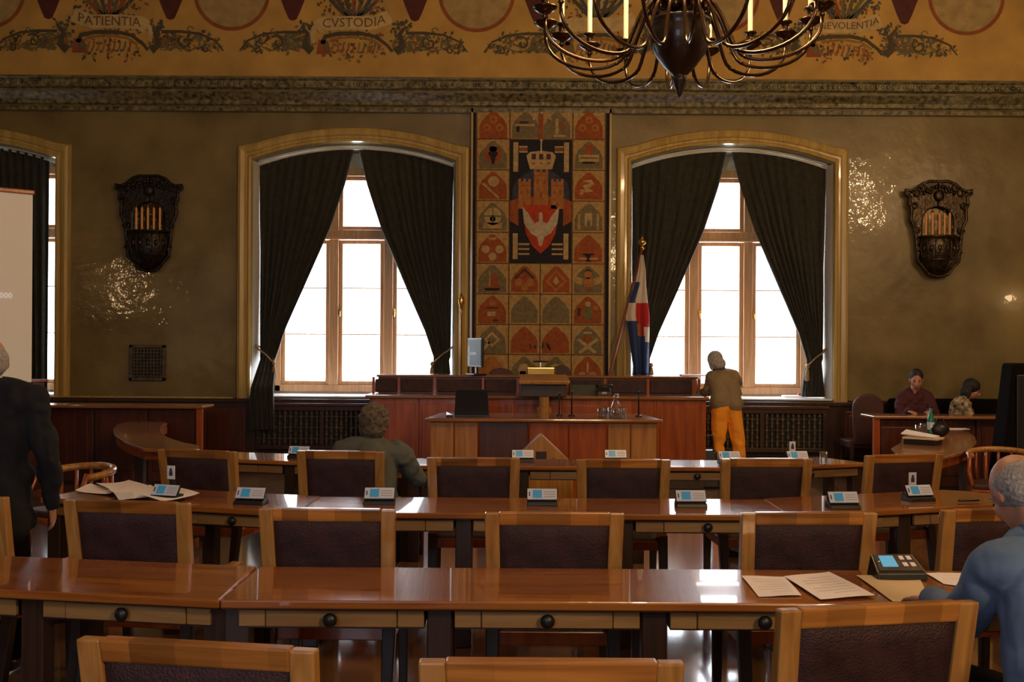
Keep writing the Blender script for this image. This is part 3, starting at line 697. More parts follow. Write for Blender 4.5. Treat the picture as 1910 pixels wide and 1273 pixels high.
q = at(1009, 235, 13.88); MB().box(q.x - .03, q.x + .03, 13.888, 13.90, q.z - .19, q.z + .16).build('red_bar', T['red'], t)  # upright red bar between the top squares

# ------------------------------------------------------------------ wall sconces
def sconce(name, loc, label, warm):
    t = thing('wall_sconce', label, 'sconce', loc, 0, None)
    br = M['bronze_r'] if warm else M['bronze']
    half = [(0, .63), (.12, .635), (.22, .60), (.29, .53), (.36, .50), (.445, .515), (.44, .47), (.38, .43), (.39, .33), (.36, .26), (.37, .12), (.32, .02), (.30, -.12), (.285, -.28), (.27, -.44), (.19, -.52), (.13, -.61), (0, -.64)]
    out = half + [(-x, z) for x, z in half[::-1][1:-1]]
    op = [(.21 * math.cos(a), .10 + .19 * math.sin(a)) for a in [math.pi * q / 10 for q in range(11)]]
    hole = [(.21, -.10)] + op + [(-.21, -.10)]
    p = MB()
    inner = hole; N = len(out)
    # plate: rim ring of quads between outline and hole, built as top / sides / bottom blocks
    right = [q for q in out if q[0] >= 0]
    rt = half[:13] + [(.21, -.12), (.21, .10)] + [(.21 * math.cos(a), .10 + .19 * math.sin(a)) for a in [math.pi / 2 * q / 6 for q in range(1, 7)]]
    p.prism(rt, -.10, 0); p.prism([(-x, z) for x, z in rt], -.10, 0)
    lo = [(.21, -.12)] + half[12:] ; lo = lo + [(-x, z) for x, z in lo[::-1] if x > 0]
    p.prism(lo, -.10, 0)
    p.build('frame', br, t, bevel=.018)
    MB().prism([(x, z) for x, z in [(.23, -.12), (.23, .12), (.15, .28), (-.15, .28), (-.23, .12), (-.23, -.12)]], -.015, -.005).build('mirror_plate', M['mirror'], t)
    c_ = MB()
    path = [(x * 1.0, -.105, z) for x, z in half] + [(-x, -.105, z) for x, z in half[::-1][1:-1]]
    c_.tube(path, .022, 6, closed=True)
    for s in (-1, 1):
        for cx_, cz_, r_, s2 in ((.30, .47, .07, 1), (.22, .55, .06, -1), (.33, .30, .055, 1), (.29, -.02, .05, -1), (.25, -.33, .06, 1), (.12, .50, .05, 1)):
            pts = [(s * (cx_ + r_ * (1 - .8 * i / 14) * math.cos(s2 * i * .55)), -.12, cz_ + r_ * (1 - .8 * i / 14) * math.sin(s2 * i * .55)) for i in range(15)]
            c_.tube(pts, .013, 5)
    for i in range(11): c_.ell((-.20 + .04 * i, -.12, .56 - .0012 * (i - 5) ** 2 * 3), (.02, .025, .03), 6, 5)
    c_.ell((0, -.12, .44), (.07, .04, .08), 10, 8)
    c_.build('carved_scrolls', br, t, smooth=True)
    b = MB()
    vs = []
    for k, (z, r_) in enumerate(((-.10, .23), (-.16, .26), (-.28, .27), (-.40, .245), (-.50, .18), (-.58, .11), (-.64, .03))):
        for j in range(9): a = math.pi * j / 8; vs.append((r_ * math.cos(a), -.08 - r_ * .75 * math.sin(a), z))
    fs = [(k * 9 + j, (k + 1) * 9 + j, (k + 1) * 9 + j + 1, k * 9 + j + 1) for k in range(6) for j in range(8)]
    b.add(vs, fs); b.build('basket', br, t, smooth=True, solid=.012)
    rib = MB()
    for j in range(1, 8):
        a = math.pi * j / 8; rib.tube([(r_ * 1.03 * math.cos(a), -.08 - r_ * .78 * math.sin(a), z) for z, r_ in ((-.13, .24), (-.20, .265), (-.28, .27), (-.40, .245), (-.50, .18), (-.58, .11))], .009, 5)
        rib.ell((.27 * math.cos(a + .19), -.08 - .205 * math.sin(a + .19), -.27), (.028, .02, .045), 7, 5)
    rib.build('basket_ribs', br, t, smooth=True)
    rim = MB(); rim.tube([(.24 * math.cos(math.pi * j / 10), -.08 - .18 * math.sin(math.pi * j / 10), -.11) for j in range(11)], .016, 6)
    rim.tube([(.25 * math.cos(math.pi * j / 10), -.08 - .19 * math.sin(math.pi * j / 10), -.42) for j in range(11)], .014, 6)
    rim.build('basket_rim', br, t, smooth=True)
    for i, xx in enumerate((-.165, -.085, .0, .075, .15)):
        cb = MB(); cb.lathe([(.017, -.13), (.017, .20), (.008, .215)], (xx, -.10 - .03 * (1 - abs(i - 2) / 2), 0), 8)
        co = cb.build('candle', M['candle_o'], t, smooth=False)
        MB().ell((xx, -.10 - .03 * (1 - abs(i - 2) / 2), .235), (.010, .010, .026), 8, 6).build('candle_bulb', M['mirror'], co, smooth=True)
    return t
ls = at(280, 418, 13.95); sconce('l', (ls.x, 13.99, ls.z), 'dark carved bronze wall sconce with candles, left of the left window', False)
rs = at(1747, 428, 13.95); sconce('r', (rs.x, 13.99, rs.z), 'warm bronze carved wall sconce with candles, right of the right window', True)

# ------------------------------------------------------------------ chandelier
CC = (1.02, 6.4)
t = thing('chandelier', 'large brass candle chandelier with dark turned urn and many curved arms', 'chandelier', (CC[0], CC[1], 3.2))
urn = [(0.004, 0), (.014, .015), (.022, .04), (.03, .06), (.046, .10), (.05, .115), (.035, .125), (.05, .14), (.062, .15), (.10, .19), (.15, .26), (.178, .33), (.185, .40), (.175, .44), (.19, .455), (.19, .47), (.07, .475), (.05, .52), (.05, .62)]
MB().lathe(urn, n=28).build('urn', M['urn'], t, smooth=True)
MB().lathe([(.05, .62), (.09, .68), (.10, .74), (.05, .82), (.04, .95), (.11, 1.05), (.12, 1.14), (.05, 1.25), (.03, 1.4), (.03, 2.9), (.08, 3.0), (.03, 3.05)], n=20).build('stem', M['arm'], t, smooth=True)
MB().lathe([(.02, 4.05), (.16, 4.1), (.2, 4.2)], n=24).build('ceiling_rose', M['arm'], t, smooth=True)
MB().lathe([(.012, 2.95), (.012, 4.15)], n=8).build('hanging_rod', M['arm'], t)
def bez(p, n=14):
    out = []
    for i in range(n + 1):
        u = i / n; a = [Vector(q) for q in p]
        while len(a) > 1: a = [a[j].lerp(a[j + 1], u) for j in range(len(a) - 1)]
        out.append(a[0])
    return out
def arm(rt, ang, r_out, z_cup, z_in, z_dip, r_in=.10, hc=.30):
    D2 = lambda r, z: (r, 0, z)
    path = bez([D2(r_in, z_in), D2(r_in + .16, z_in + .03), D2(r_in + .20, z_in - .28), D2(r_in + .26, z_dip - .08)], 8)
    path += bez([D2(r_in + .26, z_dip - .08), D2(r_in + .36, z_dip - .26 + .08), D2(r_out + .03, z_dip - .12), D2(r_out, z_cup - .05)], 12)[1:]
    A = Matrix.Rotation(ang, 4, 'Z'); b = MB(); b.M = A
    b.tube(path, .0118, 7)
    mid = path[12]; b.ell((path[9].x, 0, path[9].z), (.016, .016, .012), 6, 5)
    a = b.build('arm', M['arm'], rt, smooth=True)
    b = MB(); b.M = A
    b.lathe([(.008, -.06), (.02, -.045), (.012, -.03), (.05, -.01), (.078, .012), (.078, .018), (.03, .01), (.016, .02), (.022, .055), (.026, .075), (.045, .083), (.045, .09), (.018, .092)], (r_out, 0, z_cup), 14)
    b.build('drip_pan', M['arm'], a, smooth=True)
    b = MB(); b.M = A; b.lathe([(.0165, .09), (.0165, .09 + hc), (.01, .10 + hc)], (r_out, 0, z_cup), 10); b.build('candle_sleeve', M['candle'], a)
    b = MB(); b.M = A; b.ell((r_out, 0, z_cup + .135 + hc), (.014, .014, .034), 8, 6); b.build('candle_bulb', M['bulb'], a, smooth=True)
for i in range(18): arm(t, 2 * math.pi * (i + .35) / 18, .84, .50, .60, .33)
for i in range(10): arm(t, 2 * math.pi * (i + .1) / 10, .52, 1.02, 1.05, .86, .08, .26)
rg = MB(); rg.lathe([(.06, .52), (.14, .55), (.15, .58), (.07, .60), (.06, .66)], n=24)
for i in range(10):
    a = i * .628; rg.lathe([(.012, .50), (.024, .53), (.014, .56), (.02, .62), (.008, .66)], (.17 * math.cos(a), .17 * math.sin(a), 0), 8)
rg.build('gallery', M['arm'], t, smooth=True)
# small decorative scrolls between the tiers
sc_ = MB()
for i in range(12):
    A = Matrix.Rotation(2 * math.pi * i / 12, 4, 'Z'); sc_.M = A
    sc_.tube([(.06 + .16 * math.sin(q * .5) * (1 - q / 16), 0, .60 + .022 * q) for q in range(13)], .006, 5)
sc_.build('inner_scrolls', M['arm'], t, smooth=True)
# ------------------------------------------------------------------ presidium bench
def poly_top(mb, pts, z0, z1, m=None): mb.prism(pts, z0, z1, 'z', m)
BX0, BX1, BY = at(693, 738, 12.3).x, at(1314, 738, 12.3).x, 12.3
t = thing('presidium_bench', 'long mahogany two-tier presidium bench beneath the tapestry', 'bench', ((BX0 + BX1) / 2, BY, 0))
hw = (BX1 - BX0) / 2
for i in range(7):
    a = -hw + 2 * hw * i / 7; b = MB().box(a, a + 2 * hw / 7, 0, .05, 0, 1.05)
    b.box(a + .035, a + 2 * hw / 7 - .035, -.012, 0, .15, .98)
    b.build('front_panel', M['mahog'], t, bevel=.006)
MB().box(-hw, hw, -.02, .03, 0, .13).build('plinth', M['dark'], t, bevel=.005)
b = MB()
for s in (-1, 1): b.box(s * hw - .03, s * hw + .03, .05, 1.1, 0, 1.05)
b.build('end_panel', M['mahog'], t, bevel=.006)
MB().box(-hw - .07, hw + .05, -.05, .58, 1.05, 1.09).build('front_ledge', M['podtop'], t, bevel=.012)
bk = MB().box(-hw, hw, .60, .64, 1.05, 1.285); bk.build('back_board', M['dado_red'], t)
UX = lambda px: at(px, 720, 12.9).x - (BX0 + BX1) / 2
for a, b_ in ((700, 741), (748, 806), (816, 898), (904, 962), (1062, 1122), (1134, 1204), (1212, 1290)):
    MB().box(UX(a), UX(b_), .575, .60, 1.10, 1.26).build('leather_panel', M['leather'], t, bevel=.02, seg=3)
for px in (697, 744, 811, 901, 966, 1058, 1128, 1208, 1303):
    MB().box(UX(px) - .017, UX(px) + .017, .57, .605, 1.09, 1.285).build('panel_post', M['mahog'], t, bevel=.004)
MB().box(UX(1290), UX(1300), .578, .60, 1.09, 1.27).build('light_block', M['mahog'], t)
MB().box(-hw - .02, hw + .03, .56, 1.12, 1.285, 1.315).build('back_ledge', M['podtop'], t, bevel=.01)

# speaker's lectern at the middle of the bench: sloping top on a stepped pedestal
q = at(1014, 705, 12.2)
t = thing('lectern', 'small sloping orange wood lectern on a stepped pedestal in the middle of the bench', 'lectern', (q.x, 12.15, 0))
MB().hexa([(-.29, -.24, 1.235), (.29, -.24, 1.235), (.27, .16, 1.30), (-.27, .16, 1.30)], [(-.29, -.25, 1.28), (.29, -.25, 1.28), (.27, .16, 1.345), (-.27, .16, 1.345)]).build('sloping_top', M['honey_v'], t, bevel=.01)
MB().box(-.26, .26, -.12, .13, 1.09, 1.235).build('box', M['dark'], t, bevel=.006)
MB().lathe([(.12, .80), (.12, .87), (.085, .89), (.085, .96), (.06, .98), (.06, 1.09)], (0, -.14, 0), 20).build('pedestal', M['honey_v'], t, smooth=False)
MB().box(-.10, .10, -.22, -.05, 0, .82).build('shaft', M['mahog'], t, bevel=.01)

# brass reading lamp with a black shade on the lectern
q = at(1010, 690, 12.4)
t = thing('reading_lamp', 'low brass lamp with a flat black shade behind the lectern top', 'lamp', (q.x, 12.75, 1.315))
MB().box(-.18, .18, -.06, .06, 0, .11).build('brass_body', M['brass'], t, bevel=.02, seg=3)
MB().lathe([(.008, .10), (.008, .17)], n=8).build('stem', M['steel'], t)
MB().lathe([(.12, .165), (.11, .18), (.03, .185)], n=20).build('shade', M['black'], t, smooth=True)

# dark rounded chair backs peeping over the bench
for px, w_, z, lab in ((934, .16, 1.36, 'dark rounded chair back behind the bench, left of the lectern'), (1046, .13, 1.40, 'dark rounded chair back behind the bench, right of the brass lamp')):
    q = at(px, 690, 13.55); t = thing('presidium_chair', lab, 'chair', (q.x, 13.55, 0))
    pts = [(-w_, 1.0), (w_, 1.0), (w_, z - .04), (w_ * .7, z + .01), (0, z + .035), (-w_ * .7, z + .01), (-w_, z - .04)]
    MB().prism(pts, -.03, .03).build('backrest', M['redch'], t, bevel=.015)
    MB().box(-.24, .24, -.46, .0, .44, .52).build('seat', M['redch'], t, bevel=.02)
    for sx in (-1, 1):
        MB().box(sx * .1 - .02, sx * .1 + .02, -.02, .02, .5, 1.02).build('back_post', M['dark'], t)
        for y in (-.43, -.03): MB().box(sx * .21 - .02, sx * .21 + .02, y - .02, y + .02, 0, .45).build('leg', M['dark'], t)

# monitor on the bench
q = at(887, 656, 12.85)
t = thing('monitor', 'flat computer monitor turned sideways at the left end of the tapestry', 'monitor', (q.x, 12.9, 1.315), R(-62))
MB().box(-.20, .20, -.018, .02, .10, .46).build('housing', M['black'], t, bevel=.008)
MB().box(-.183, .183, -.021, -.017, .12, .44).build('display', mat('pale_display', (.13, .17, .185), .6, emit=.10), t)
MB().box(-.17, .06, -.0225, -.0205, .25, .285).build('display_bar', M['black'], t); MB().box(-.183, -.12, -.0225, -.0205, .12, .36).build('display_bar', M['black'], t)
MB().box(-.02, .02, 0, .03, .02, .12).build('neck', M['black'], t); MB().box(-.12, .12, -.08, .10, 0, .02).build('foot', M['black'], t, bevel=.006)

# ------------------------------------------------------------------ clerks' desk
DY = 10.55; ZT = .935
dx0, dx1 = at(793, 783, DY).x, at(1236, 783, DY).x; dc = (dx0 + dx1) / 2; hw = (dx1 - dx0) / 2
t = thing('clerks_desk', 'mahogany desk with pale pilasters standing in front of the presidium bench', 'desk', (dc, DY, 0))
b = MB(); poly_top(b, [(-hw, -.02), (hw, -.02), (hw - .08, .92), (-hw + .08, .92)], ZT - .035, ZT); b.build('desktop', M['podtop'], t, bevel=.012)
XD = lambda px: at(px, 820, DY).x - dc
for a, b_, k in ((802, 845, 'light'), (847, 890, 'light'), (893, 985, 'dado_red'), (987, 1060, 'mahog'), (1062, 1132, 'mahog'), (1135, 1176, 'light'), (1178, 1226, 'light')):
    MB().box(XD(a), XD(b_), .05, .09, .06, ZT - .035).build('pilaster' if k == 'light' else 'front_panel', M[k], t, bevel=.006)
b = MB(); b.box(XD(802), XD(802) + .03, .09, .86, 0, ZT - .035); b.box(XD(1226) - .03, XD(1226), .09, .86, 0, ZT - .035); b.build('side_panel', M['light'], t)
MB().box(XD(802), XD(1226), .03, .09, 0, .07).build('plinth', M['dark'], t)
# gabled ballot box standing in front of it
q = at(1010, 840, 9.6)
t = thing('ballot_box', 'pale gable-shaped wooden box with a square cut-out, in front of the clerks desk', 'box', (q.x, 9.7, 0))
zt = EYE - (812 - HZ) * 9.6 / F
MB().prism([(-.30, 0), (.30, 0), (.30, zt - .28), (0, zt), (-.30, zt - .28)], 0, .22).build('gable_front', M['honey_v'], t, bevel=.008)
MB().box(-.05, .05, -.006, .002, zt - .24, zt - .16).build('square_opening', M['dark'], t)
for s in (-1, 1): MB().ell((s * .12, -.002, zt - .24), (.022, .008, .022), 8, 6).build('boss', M['mahog'], t)

# laptop with its lid to the room
q = at(879, 778, 10.75)
t = thing('laptop', 'open black laptop seen from the back of its lid on the clerks desk', 'laptop', (q.x, 10.85, ZT))
MB().hexa([(-.18, -.01, .02), (.18, -.01, .02), (.18, 0, .02), (-.18, 0, .02)], [(-.165, -.06, .285), (.165, -.06, .285), (.165, -.05, .285), (-.165, -.05, .285)]).build('lid', M['black'], t, bevel=.004)
MB().box(-.18, .18, 0, .25, .0, .022).build('keyboard_base', M['black'], t, bevel=.004)
q = at(838, 770, 10.7); t = thing('stapler', 'small shiny black and silver stapler left of the laptop', 'stapler', (q.x, 10.75, ZT))
MB().box(-.035, .035, -.03, .03, 0, .018).build('base', M['black'], t, bevel=.004); MB().hexa([(-.035, -.02, .02), (.035, -.02, .02), (.035, .02, .02), (-.035, .02, .02)], [(-.035, -.015, .06), (.03, -.015, .03), (.03, .015, .03), (-.035, .015, .06)]).build('arm', M['steel'], t, bevel=.004)
# microphones
for px, h, lab in ((1043, .22, 'thin black microphone stand on the clerks desk, right of the lectern'), (1066, .24, 'black stick microphone next to the thin one on the clerks desk'), (1191, .24, 'black microphone at the right end of the clerks desk, behind the glasses')):
    q = at(px, 778, 11.0); t = thing('microphone', lab, 'microphone', (q.x, 11.0, ZT))
    MB().lathe([(.035, 0), (.035, .012), (.008, .018)], n=14).build('base', M['black'], t)
    k = MB().tube([(0, 0, .015), (0, 0, h * .7), (0, -.02, h)], .006 if h < .23 else .009, 6); k.ell((0, -.025, h + .015), (.014, .014, .024), 8, 6); k.build('gooseneck', M['black'], t, smooth=True)
# carafe and tumblers
GL = glass('clear_glass', (.97, .98, .99), 1.7, .15)
q = at(1150, 745, 10.8)
t = thing('carafe', 'tall glass water carafe standing among the tumblers', 'carafe', (q.x, 10.85, ZT))
MB().lathe([(.04, 0), (.055, .02), (.058, .10), (.035, .16), (.022, .20), (.028, .225)], n=16).build('glass_body', GL, t, smooth=True)
MB().lathe([(.024, .215), (.024, .235), (.014, .25)], n=12).build('stopper', M['steel'], t)
GP = [(1120, 0), (1130, .10), (1139, -.04), (1147, -.12), (1158, .02), (1165, .12), (1134, .22)]
GN = ['leftmost tumbler of the cluster on the clerks desk', 'second tumbler from the left, set a little back', 'tumbler just left of the carafe foot', 'tumbler nearest the front edge before the carafe', 'tumbler just right of the carafe', 'rightmost tumbler of the cluster', 'tumbler farthest back, behind the others']
first = None
for (px, dy), lab in zip(GP, GN):
    q = at(px, 775, 10.75)
    if first is None:
        first = thing('tumbler', lab, 'glass', (q.x, 10.75 + dy, ZT), 0, 'tumblers on the clerks desk')
        MB().lathe([(.024, 0), (.031, .10), (.029, .10), (.022, .008), (.002, .008)], n=14).build('bowl', GL, first, smooth=True)
    else: dup(first, (q.x, 10.75 + dy, ZT), 0, lab)

# ------------------------------------------------------------------ side counters with posts
def counter(x0, x1, y, z, sgn, label):
    t = thing('side_counter', label, 'counter', ((x0 + x1) / 2, y, 0)); hw = (x1 - x0) / 2
    MB().box(-hw, hw, -.03, .45, z - .035, z).build('counter_top', M['podtop'], t, bevel=.01)
    n = max(3, int(2 * hw / .55)); e = hw - .06
    for i in range(n):
        a = -e + 2 * e * i / n; b_ = -e + 2 * e * (i + 1) / n
        p = MB().box(a + .01, b_ - .01, .10, .13, .02, z - .035); p.box(a + .07, b_ - .07, .085, .10, .15, z - .14)
        p.build('front_panel', M['dado_red'], t, bevel=.006)
    for s in (-1, 1): MB().box(s * (hw - .05) - .035, s * (hw - .05) + .035, 0, .07, 0, z - .035).build('post', M['mahog'], t, bevel=.006)
    MB().box(-e, e, .13, .16, 0, z - .04).build('back_board', M['dado'], t)
    return t
LC = (at(60, 760, 12.4).x, at(379, 760, 12.4).x)
counter(LC[0], LC[1], 12.4, .94, 1, 'low mahogany panelled counter along the left wall')
RC = (at(1634, 776, 11.3).x, XR - .15)
RC = (at(1634, 776, 12.3).x, XR - .15)
counter(RC[0], RC[1], 12.4, at(1640, 776, 12.4).z, -1, 'panelled press counter in front of the seated man and woman')

# round-ended side tables
def round_table(pts, z, label, legs):
    cx = sum(p[0] for p in pts) / len(pts); cy = sum(p[1] for p in pts) / len(pts)
    t = thing('curved_table', label, 'table', (cx, cy, 0)); q = [(x - cx, y - cy) for x, y in pts]
    MB().prism(q, z - .032, z, 'z').build('tabletop', M['podtop'], t, bevel=.008)
    a = [(x * .9, y * .9) for x, y in q]; n = len(a); b = MB()
    for i in range(n):
        p0, p1 = Vector((*a[i], 0)), Vector((*a[(i + 1) % n], 0)); d_ = (p1 - p0)
        if d_.length < .01: continue
        nn = Vector((-d_.y, d_.x, 0)).normalized() * .012
        b.hexa([p0 - nn + Vector((0, 0, z - .11)), p1 - nn + Vector((0, 0, z - .11)), p1 + nn + Vector((0, 0, z - .11)), p0 + nn + Vector((0, 0, z - .11))],
               [p0 - nn + Vector((0, 0, z - .032)), p1 - nn + Vector((0, 0, z - .032)), p1 + nn + Vector((0, 0, z - .032)), p0 + nn + Vector((0, 0, z - .032))])
    b.build('apron', M['mahog'], t)
    for lx, ly in legs: MB().box(lx - cx - .04, lx - cx + .04, ly - cy - .04, ly - cy + .04, 0, z - .03).build('leg', M['dark'], t, bevel=.006)
    return t
def ground(pxs, z): return [(p.x, min(p.y, 12.3)) for p in [on_z(px, py, z) for px, py in pxs]]
lp = ground([(268, 837), (232, 824), (213, 810), (211, 800), (218, 792), (238, 786), (275, 784.5), (316, 784.5), (312, 789), (303, 793), (299, 800), (300, 808), (318, 818), (345, 826), (372, 831), (372, 838), (330, 840)], .76)
round_table(lp, .76, 'pale crescent-ended table in front of the left counter', ground([(262, 822), (345, 833)], .76))
rp = ground([(1670, 846), (1662, 836), (1680, 826), (1684, 812), (1690, 803), (1712, 797), (1745, 794), (1785, 799), (1808, 806), (1820, 816), (1822, 826), (1812, 836), (1790, 845), (1755, 854), (1705, 858)], .74)
rtab = round_table(rp, .74, 'half-round wooden table with folders and bottles, in front of the press counter', ground([(1800, 828), (1690, 848)], .74))

# ------------------------------------------------------------------ rows of council desks
def council_desk(p0, p1, depth, n, label, e0=0.0, e1=0.0, round_end=None, z=.75, group='council desks in three rows'):
    v = Vector((p1[0] - p0[0], p1[1] - p0[1])); L = v.length; rz = math.atan2(v.y, v.x)
    t = thing('council_desk', label, 'desk', (p0[0], p0[1], 0), rz, group)
    pts = [(0, 0), (L, 0), (L + e1, depth), (e0, depth)]
    if round_end == 'R': pts = [(0, 0), (L - .15, 0), (L + .0, .08), (L + .10, .28), (L + .06, depth - .1), (L - .05, depth), (e0, depth)]
    MB().prism(pts, z - .032, z, 'z').build('desktop', M['desk'], t, bevel=.007)
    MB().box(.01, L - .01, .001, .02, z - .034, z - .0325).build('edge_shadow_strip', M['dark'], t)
    w_ = L / n
    for i in range(n + 1):
        x = min(max(i * w_, .045), L - .045)
        lg = MB(); lg.box(x - .045, x + .045, .06, .14, 0, z - .032); lg.box(x - .035, x + .035, depth - .14, depth - .07, 0, z - .032); lg.box(x - .03, x + .03, .14, depth - .14, .05, .12)
        lg.build('leg', M['dark'], t, bevel=.005, seg=1)
    for i in range(n):
        a = i * w_ + .055; b_ = (i + 1) * w_ - .055; c_ = (a + b_) / 2; dw = min(.235, (b_ - a) / 2 - .06)
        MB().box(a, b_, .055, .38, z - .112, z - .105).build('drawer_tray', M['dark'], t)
        MB().box(a, c_ - dw - .003, .045, .065, z - .105, z - .045).build('filler', M['drawer'], t, bevel=.002, seg=1)
        MB().box(c_ + dw + .003, b_, .045, .065, z - .105, z - .045).build('filler', M['drawer'], t, bevel=.002, seg=1)
        d_ = MB().box(c_ - dw, c_ + dw, .04, .062, z - .105, z - .045).build('drawer', M['drawer'], t, bevel=.003, seg=1)
        kb = MB(); kb.M = Matrix.Translation((c_, .04, z - .073)) @ Matrix.Rotation(R(90), 4, 'X')
        kb.lathe([(.010, 0), (.008, .010), (.024, .018), (.026, .026), (.018, .036), (.003, .040)], n=14); kb.build('knob', M['black'], d_, smooth=True)
    MB().box(.06, L - .06, depth - .12, depth - .09, z - .12, z - .04).build('back_rail', M['dado_red'], t, bevel=.003)
    return t
A0 = (-1.03, 3.69)
council_desk(A0, (A0[0] + 5 * .775, 3.69), .57, 5, 'long council desk of the nearest row, with three paper sheets on its right part')
council_desk((A0[0] - 2.3 * math.cos(R(-9)), 3.69 - 2.3 * math.sin(R(-9))), (A0[0] - .003, 3.69), .57, 3, 'council desk at the left of the nearest row, turned inwards', .0, -.10)
B0 = (-1.15, 5.66)
council_desk(B0, (1.52, 5.66), .60, 3, 'middle council desk of the second row, straight before the camera')
council_desk((-2.78, 6.14), (B0[0] - .003, B0[1]), .60, 2, 'left wing desk of the second row, with a pile of loose papers', 0, -.18)
council_desk((1.523, 5.66), (3.05, 6.20), .60, 2, 'right wing desk of the second row with a rounded end and a pen', .215, 0, 'R')
C0 = (-.80, 7.94)
council_desk(C0, (1.87, 7.94), .52, 3, 'middle council desk of the farthest row before the clerks desk')
council_desk((-2.75, 8.45), (C0[0] - .003, C0[1]), .52, 2, 'left wing desk of the farthest row', 0, -.138)
council_desk((1.873, 7.94), (2.85, 8.33), .52, 1, 'short right wing desk of the farthest row, tapering to a tip', .21, -.08)

# ------------------------------------------------------------------ armchairs
def armchair(label):
    t = thing('armchair', label, 'chair', (0, 0, 0), 0, 'council armchairs')
    HWt, HWb = .297, .285       # half width at top / seat
    yt, yb = -.315, -.235       # back plane at top (z .95) / seat
    def back(z): k = (z - .45) / .5; return yb + (yt - yb) * k
    def half(z): k = (z - .45) / .5; return HWb + (HWt - HWb) * k
    for s in (-1, 1):
        b = MB(); w1 = .062
        lo, hi = .44, .95
        b.hexa([(s * (half(lo) - (w1 if s > 0 else 0)), back(lo) - .02, lo), (s * (half(lo) - (0 if s > 0 else w1)), back(lo) - .02, lo), (s * (half(lo) - (0 if s > 0 else w1)), back(lo) + .028, lo), (s * (half(lo) - (w1 if s > 0 else 0)), back(lo) + .028, lo)],
               [(s * (half(hi) - (w1 if s > 0 else 0)), back(hi) - .018, hi), (s * (half(hi) - (0 if s > 0 else w1)), back(hi) - .018, hi), (s * (half(hi) - (0 if s > 0 else w1)), back(hi) + .022, hi), (s * (half(hi) - (w1 if s > 0 else 0)), back(hi) + .022, hi)])
        b.build('back_stile', M['honey_v'], t, bevel=.006)
        # rear leg, slightly splayed; legs coloured dark for the shade under the desks
        x = s * .262
        MB().hexa([(x - .022, yb - .11, 0), (x + .022, yb - .11, 0), (x + .022, yb - .06, 0), (x - .022, yb - .06, 0)], [(x - .03, yb - .02, .46), (x + .03, yb - .02, .46), (x + .03, yb + .03, .46), (x - .03, yb + .03, .46)]).build('leg', M['dark'], t, bevel=.005, seg=1)
        MB().hexa([(x - .02, .20, 0), (x + .02, .20, 0), (x + .02, .24, 0), (x - .02, .24, 0)], [(x - .027, .19, .55), (x + .027, .19, .55), (x + .027, .24, .55), (x - .027, .24, .55)]).build('leg', M['dark'], t, bevel=.005, seg=1)
        a = MB(); xs = s * .292
        a.hexa([(xs - .028, yb - .01, .555), (xs + .028, yb - .01, .555), (xs + .033, .25, .545), (xs - .033, .25, .545)], [(xs - .025, yb - .01, .585), (xs + .025, yb - .01, .585), (xs + .03, .26, .575), (xs - .03, .26, .575)])
        a.build('armrest', M['honey_v'], t, bevel=.01)
    zr = .895
    MB().hexa([(-half(zr) + .06, back(zr) - .017, zr), (half(zr) - .06, back(zr) - .017, zr), (half(zr) - .06, back(zr) + .02, zr), (-half(zr) + .06, back(zr) + .02, zr)],
              [(-half(.953) + .06, back(.953) - .021, .953), (half(.953) - .06, back(.953) - .021, .953), (half(.953) - .06, back(.953) + .023, .953), (-half(.953) + .06, back(.953) + .023, .953)]).build('top_rail', M['honey'], t, bevel=.006)
    MB().box(-.225, .225, back(.52) - .015, back(.52) + .02, .49, .55).build('lower_rail', M['honey'], t, bevel=.005)
    def panel(side):
        def fn(u, v):
            z = .535 + .375 * v; x = (half(z) - .055) * (2 * u - 1) * .995
            pf = min(1, min(u, 1 - u) * 12) ** .5 * min(1, min(v, 1 - v) * 7) ** .5
            return (x, back(z) + side * (.004 + .020 * pf), z)
        return fn
    b = MB(); b.grid(panel(-1), 20, 12); b.grid(panel(1), 20, 12); b.build('backrest_pad', M['leather'], t, smooth=True)
    MB().box(-.28, .28, -.24, .24, .36, .42).build('seat_frame', M['mahog'], t, bevel=.006)
    b = MB()
    def seat(u, v):
        pf = (min(1, min(u, 1 - u) * 8) ** .5) * (min(1, min(v, 1 - v) * 8) ** .5)
        return (.27 * (2 * u - 1), -.23 + .47 * v, .42 + .06 * pf)
    b.grid(seat, 14, 14); b.build('seat_cushion', M['leather'], t, smooth=True)
    return t
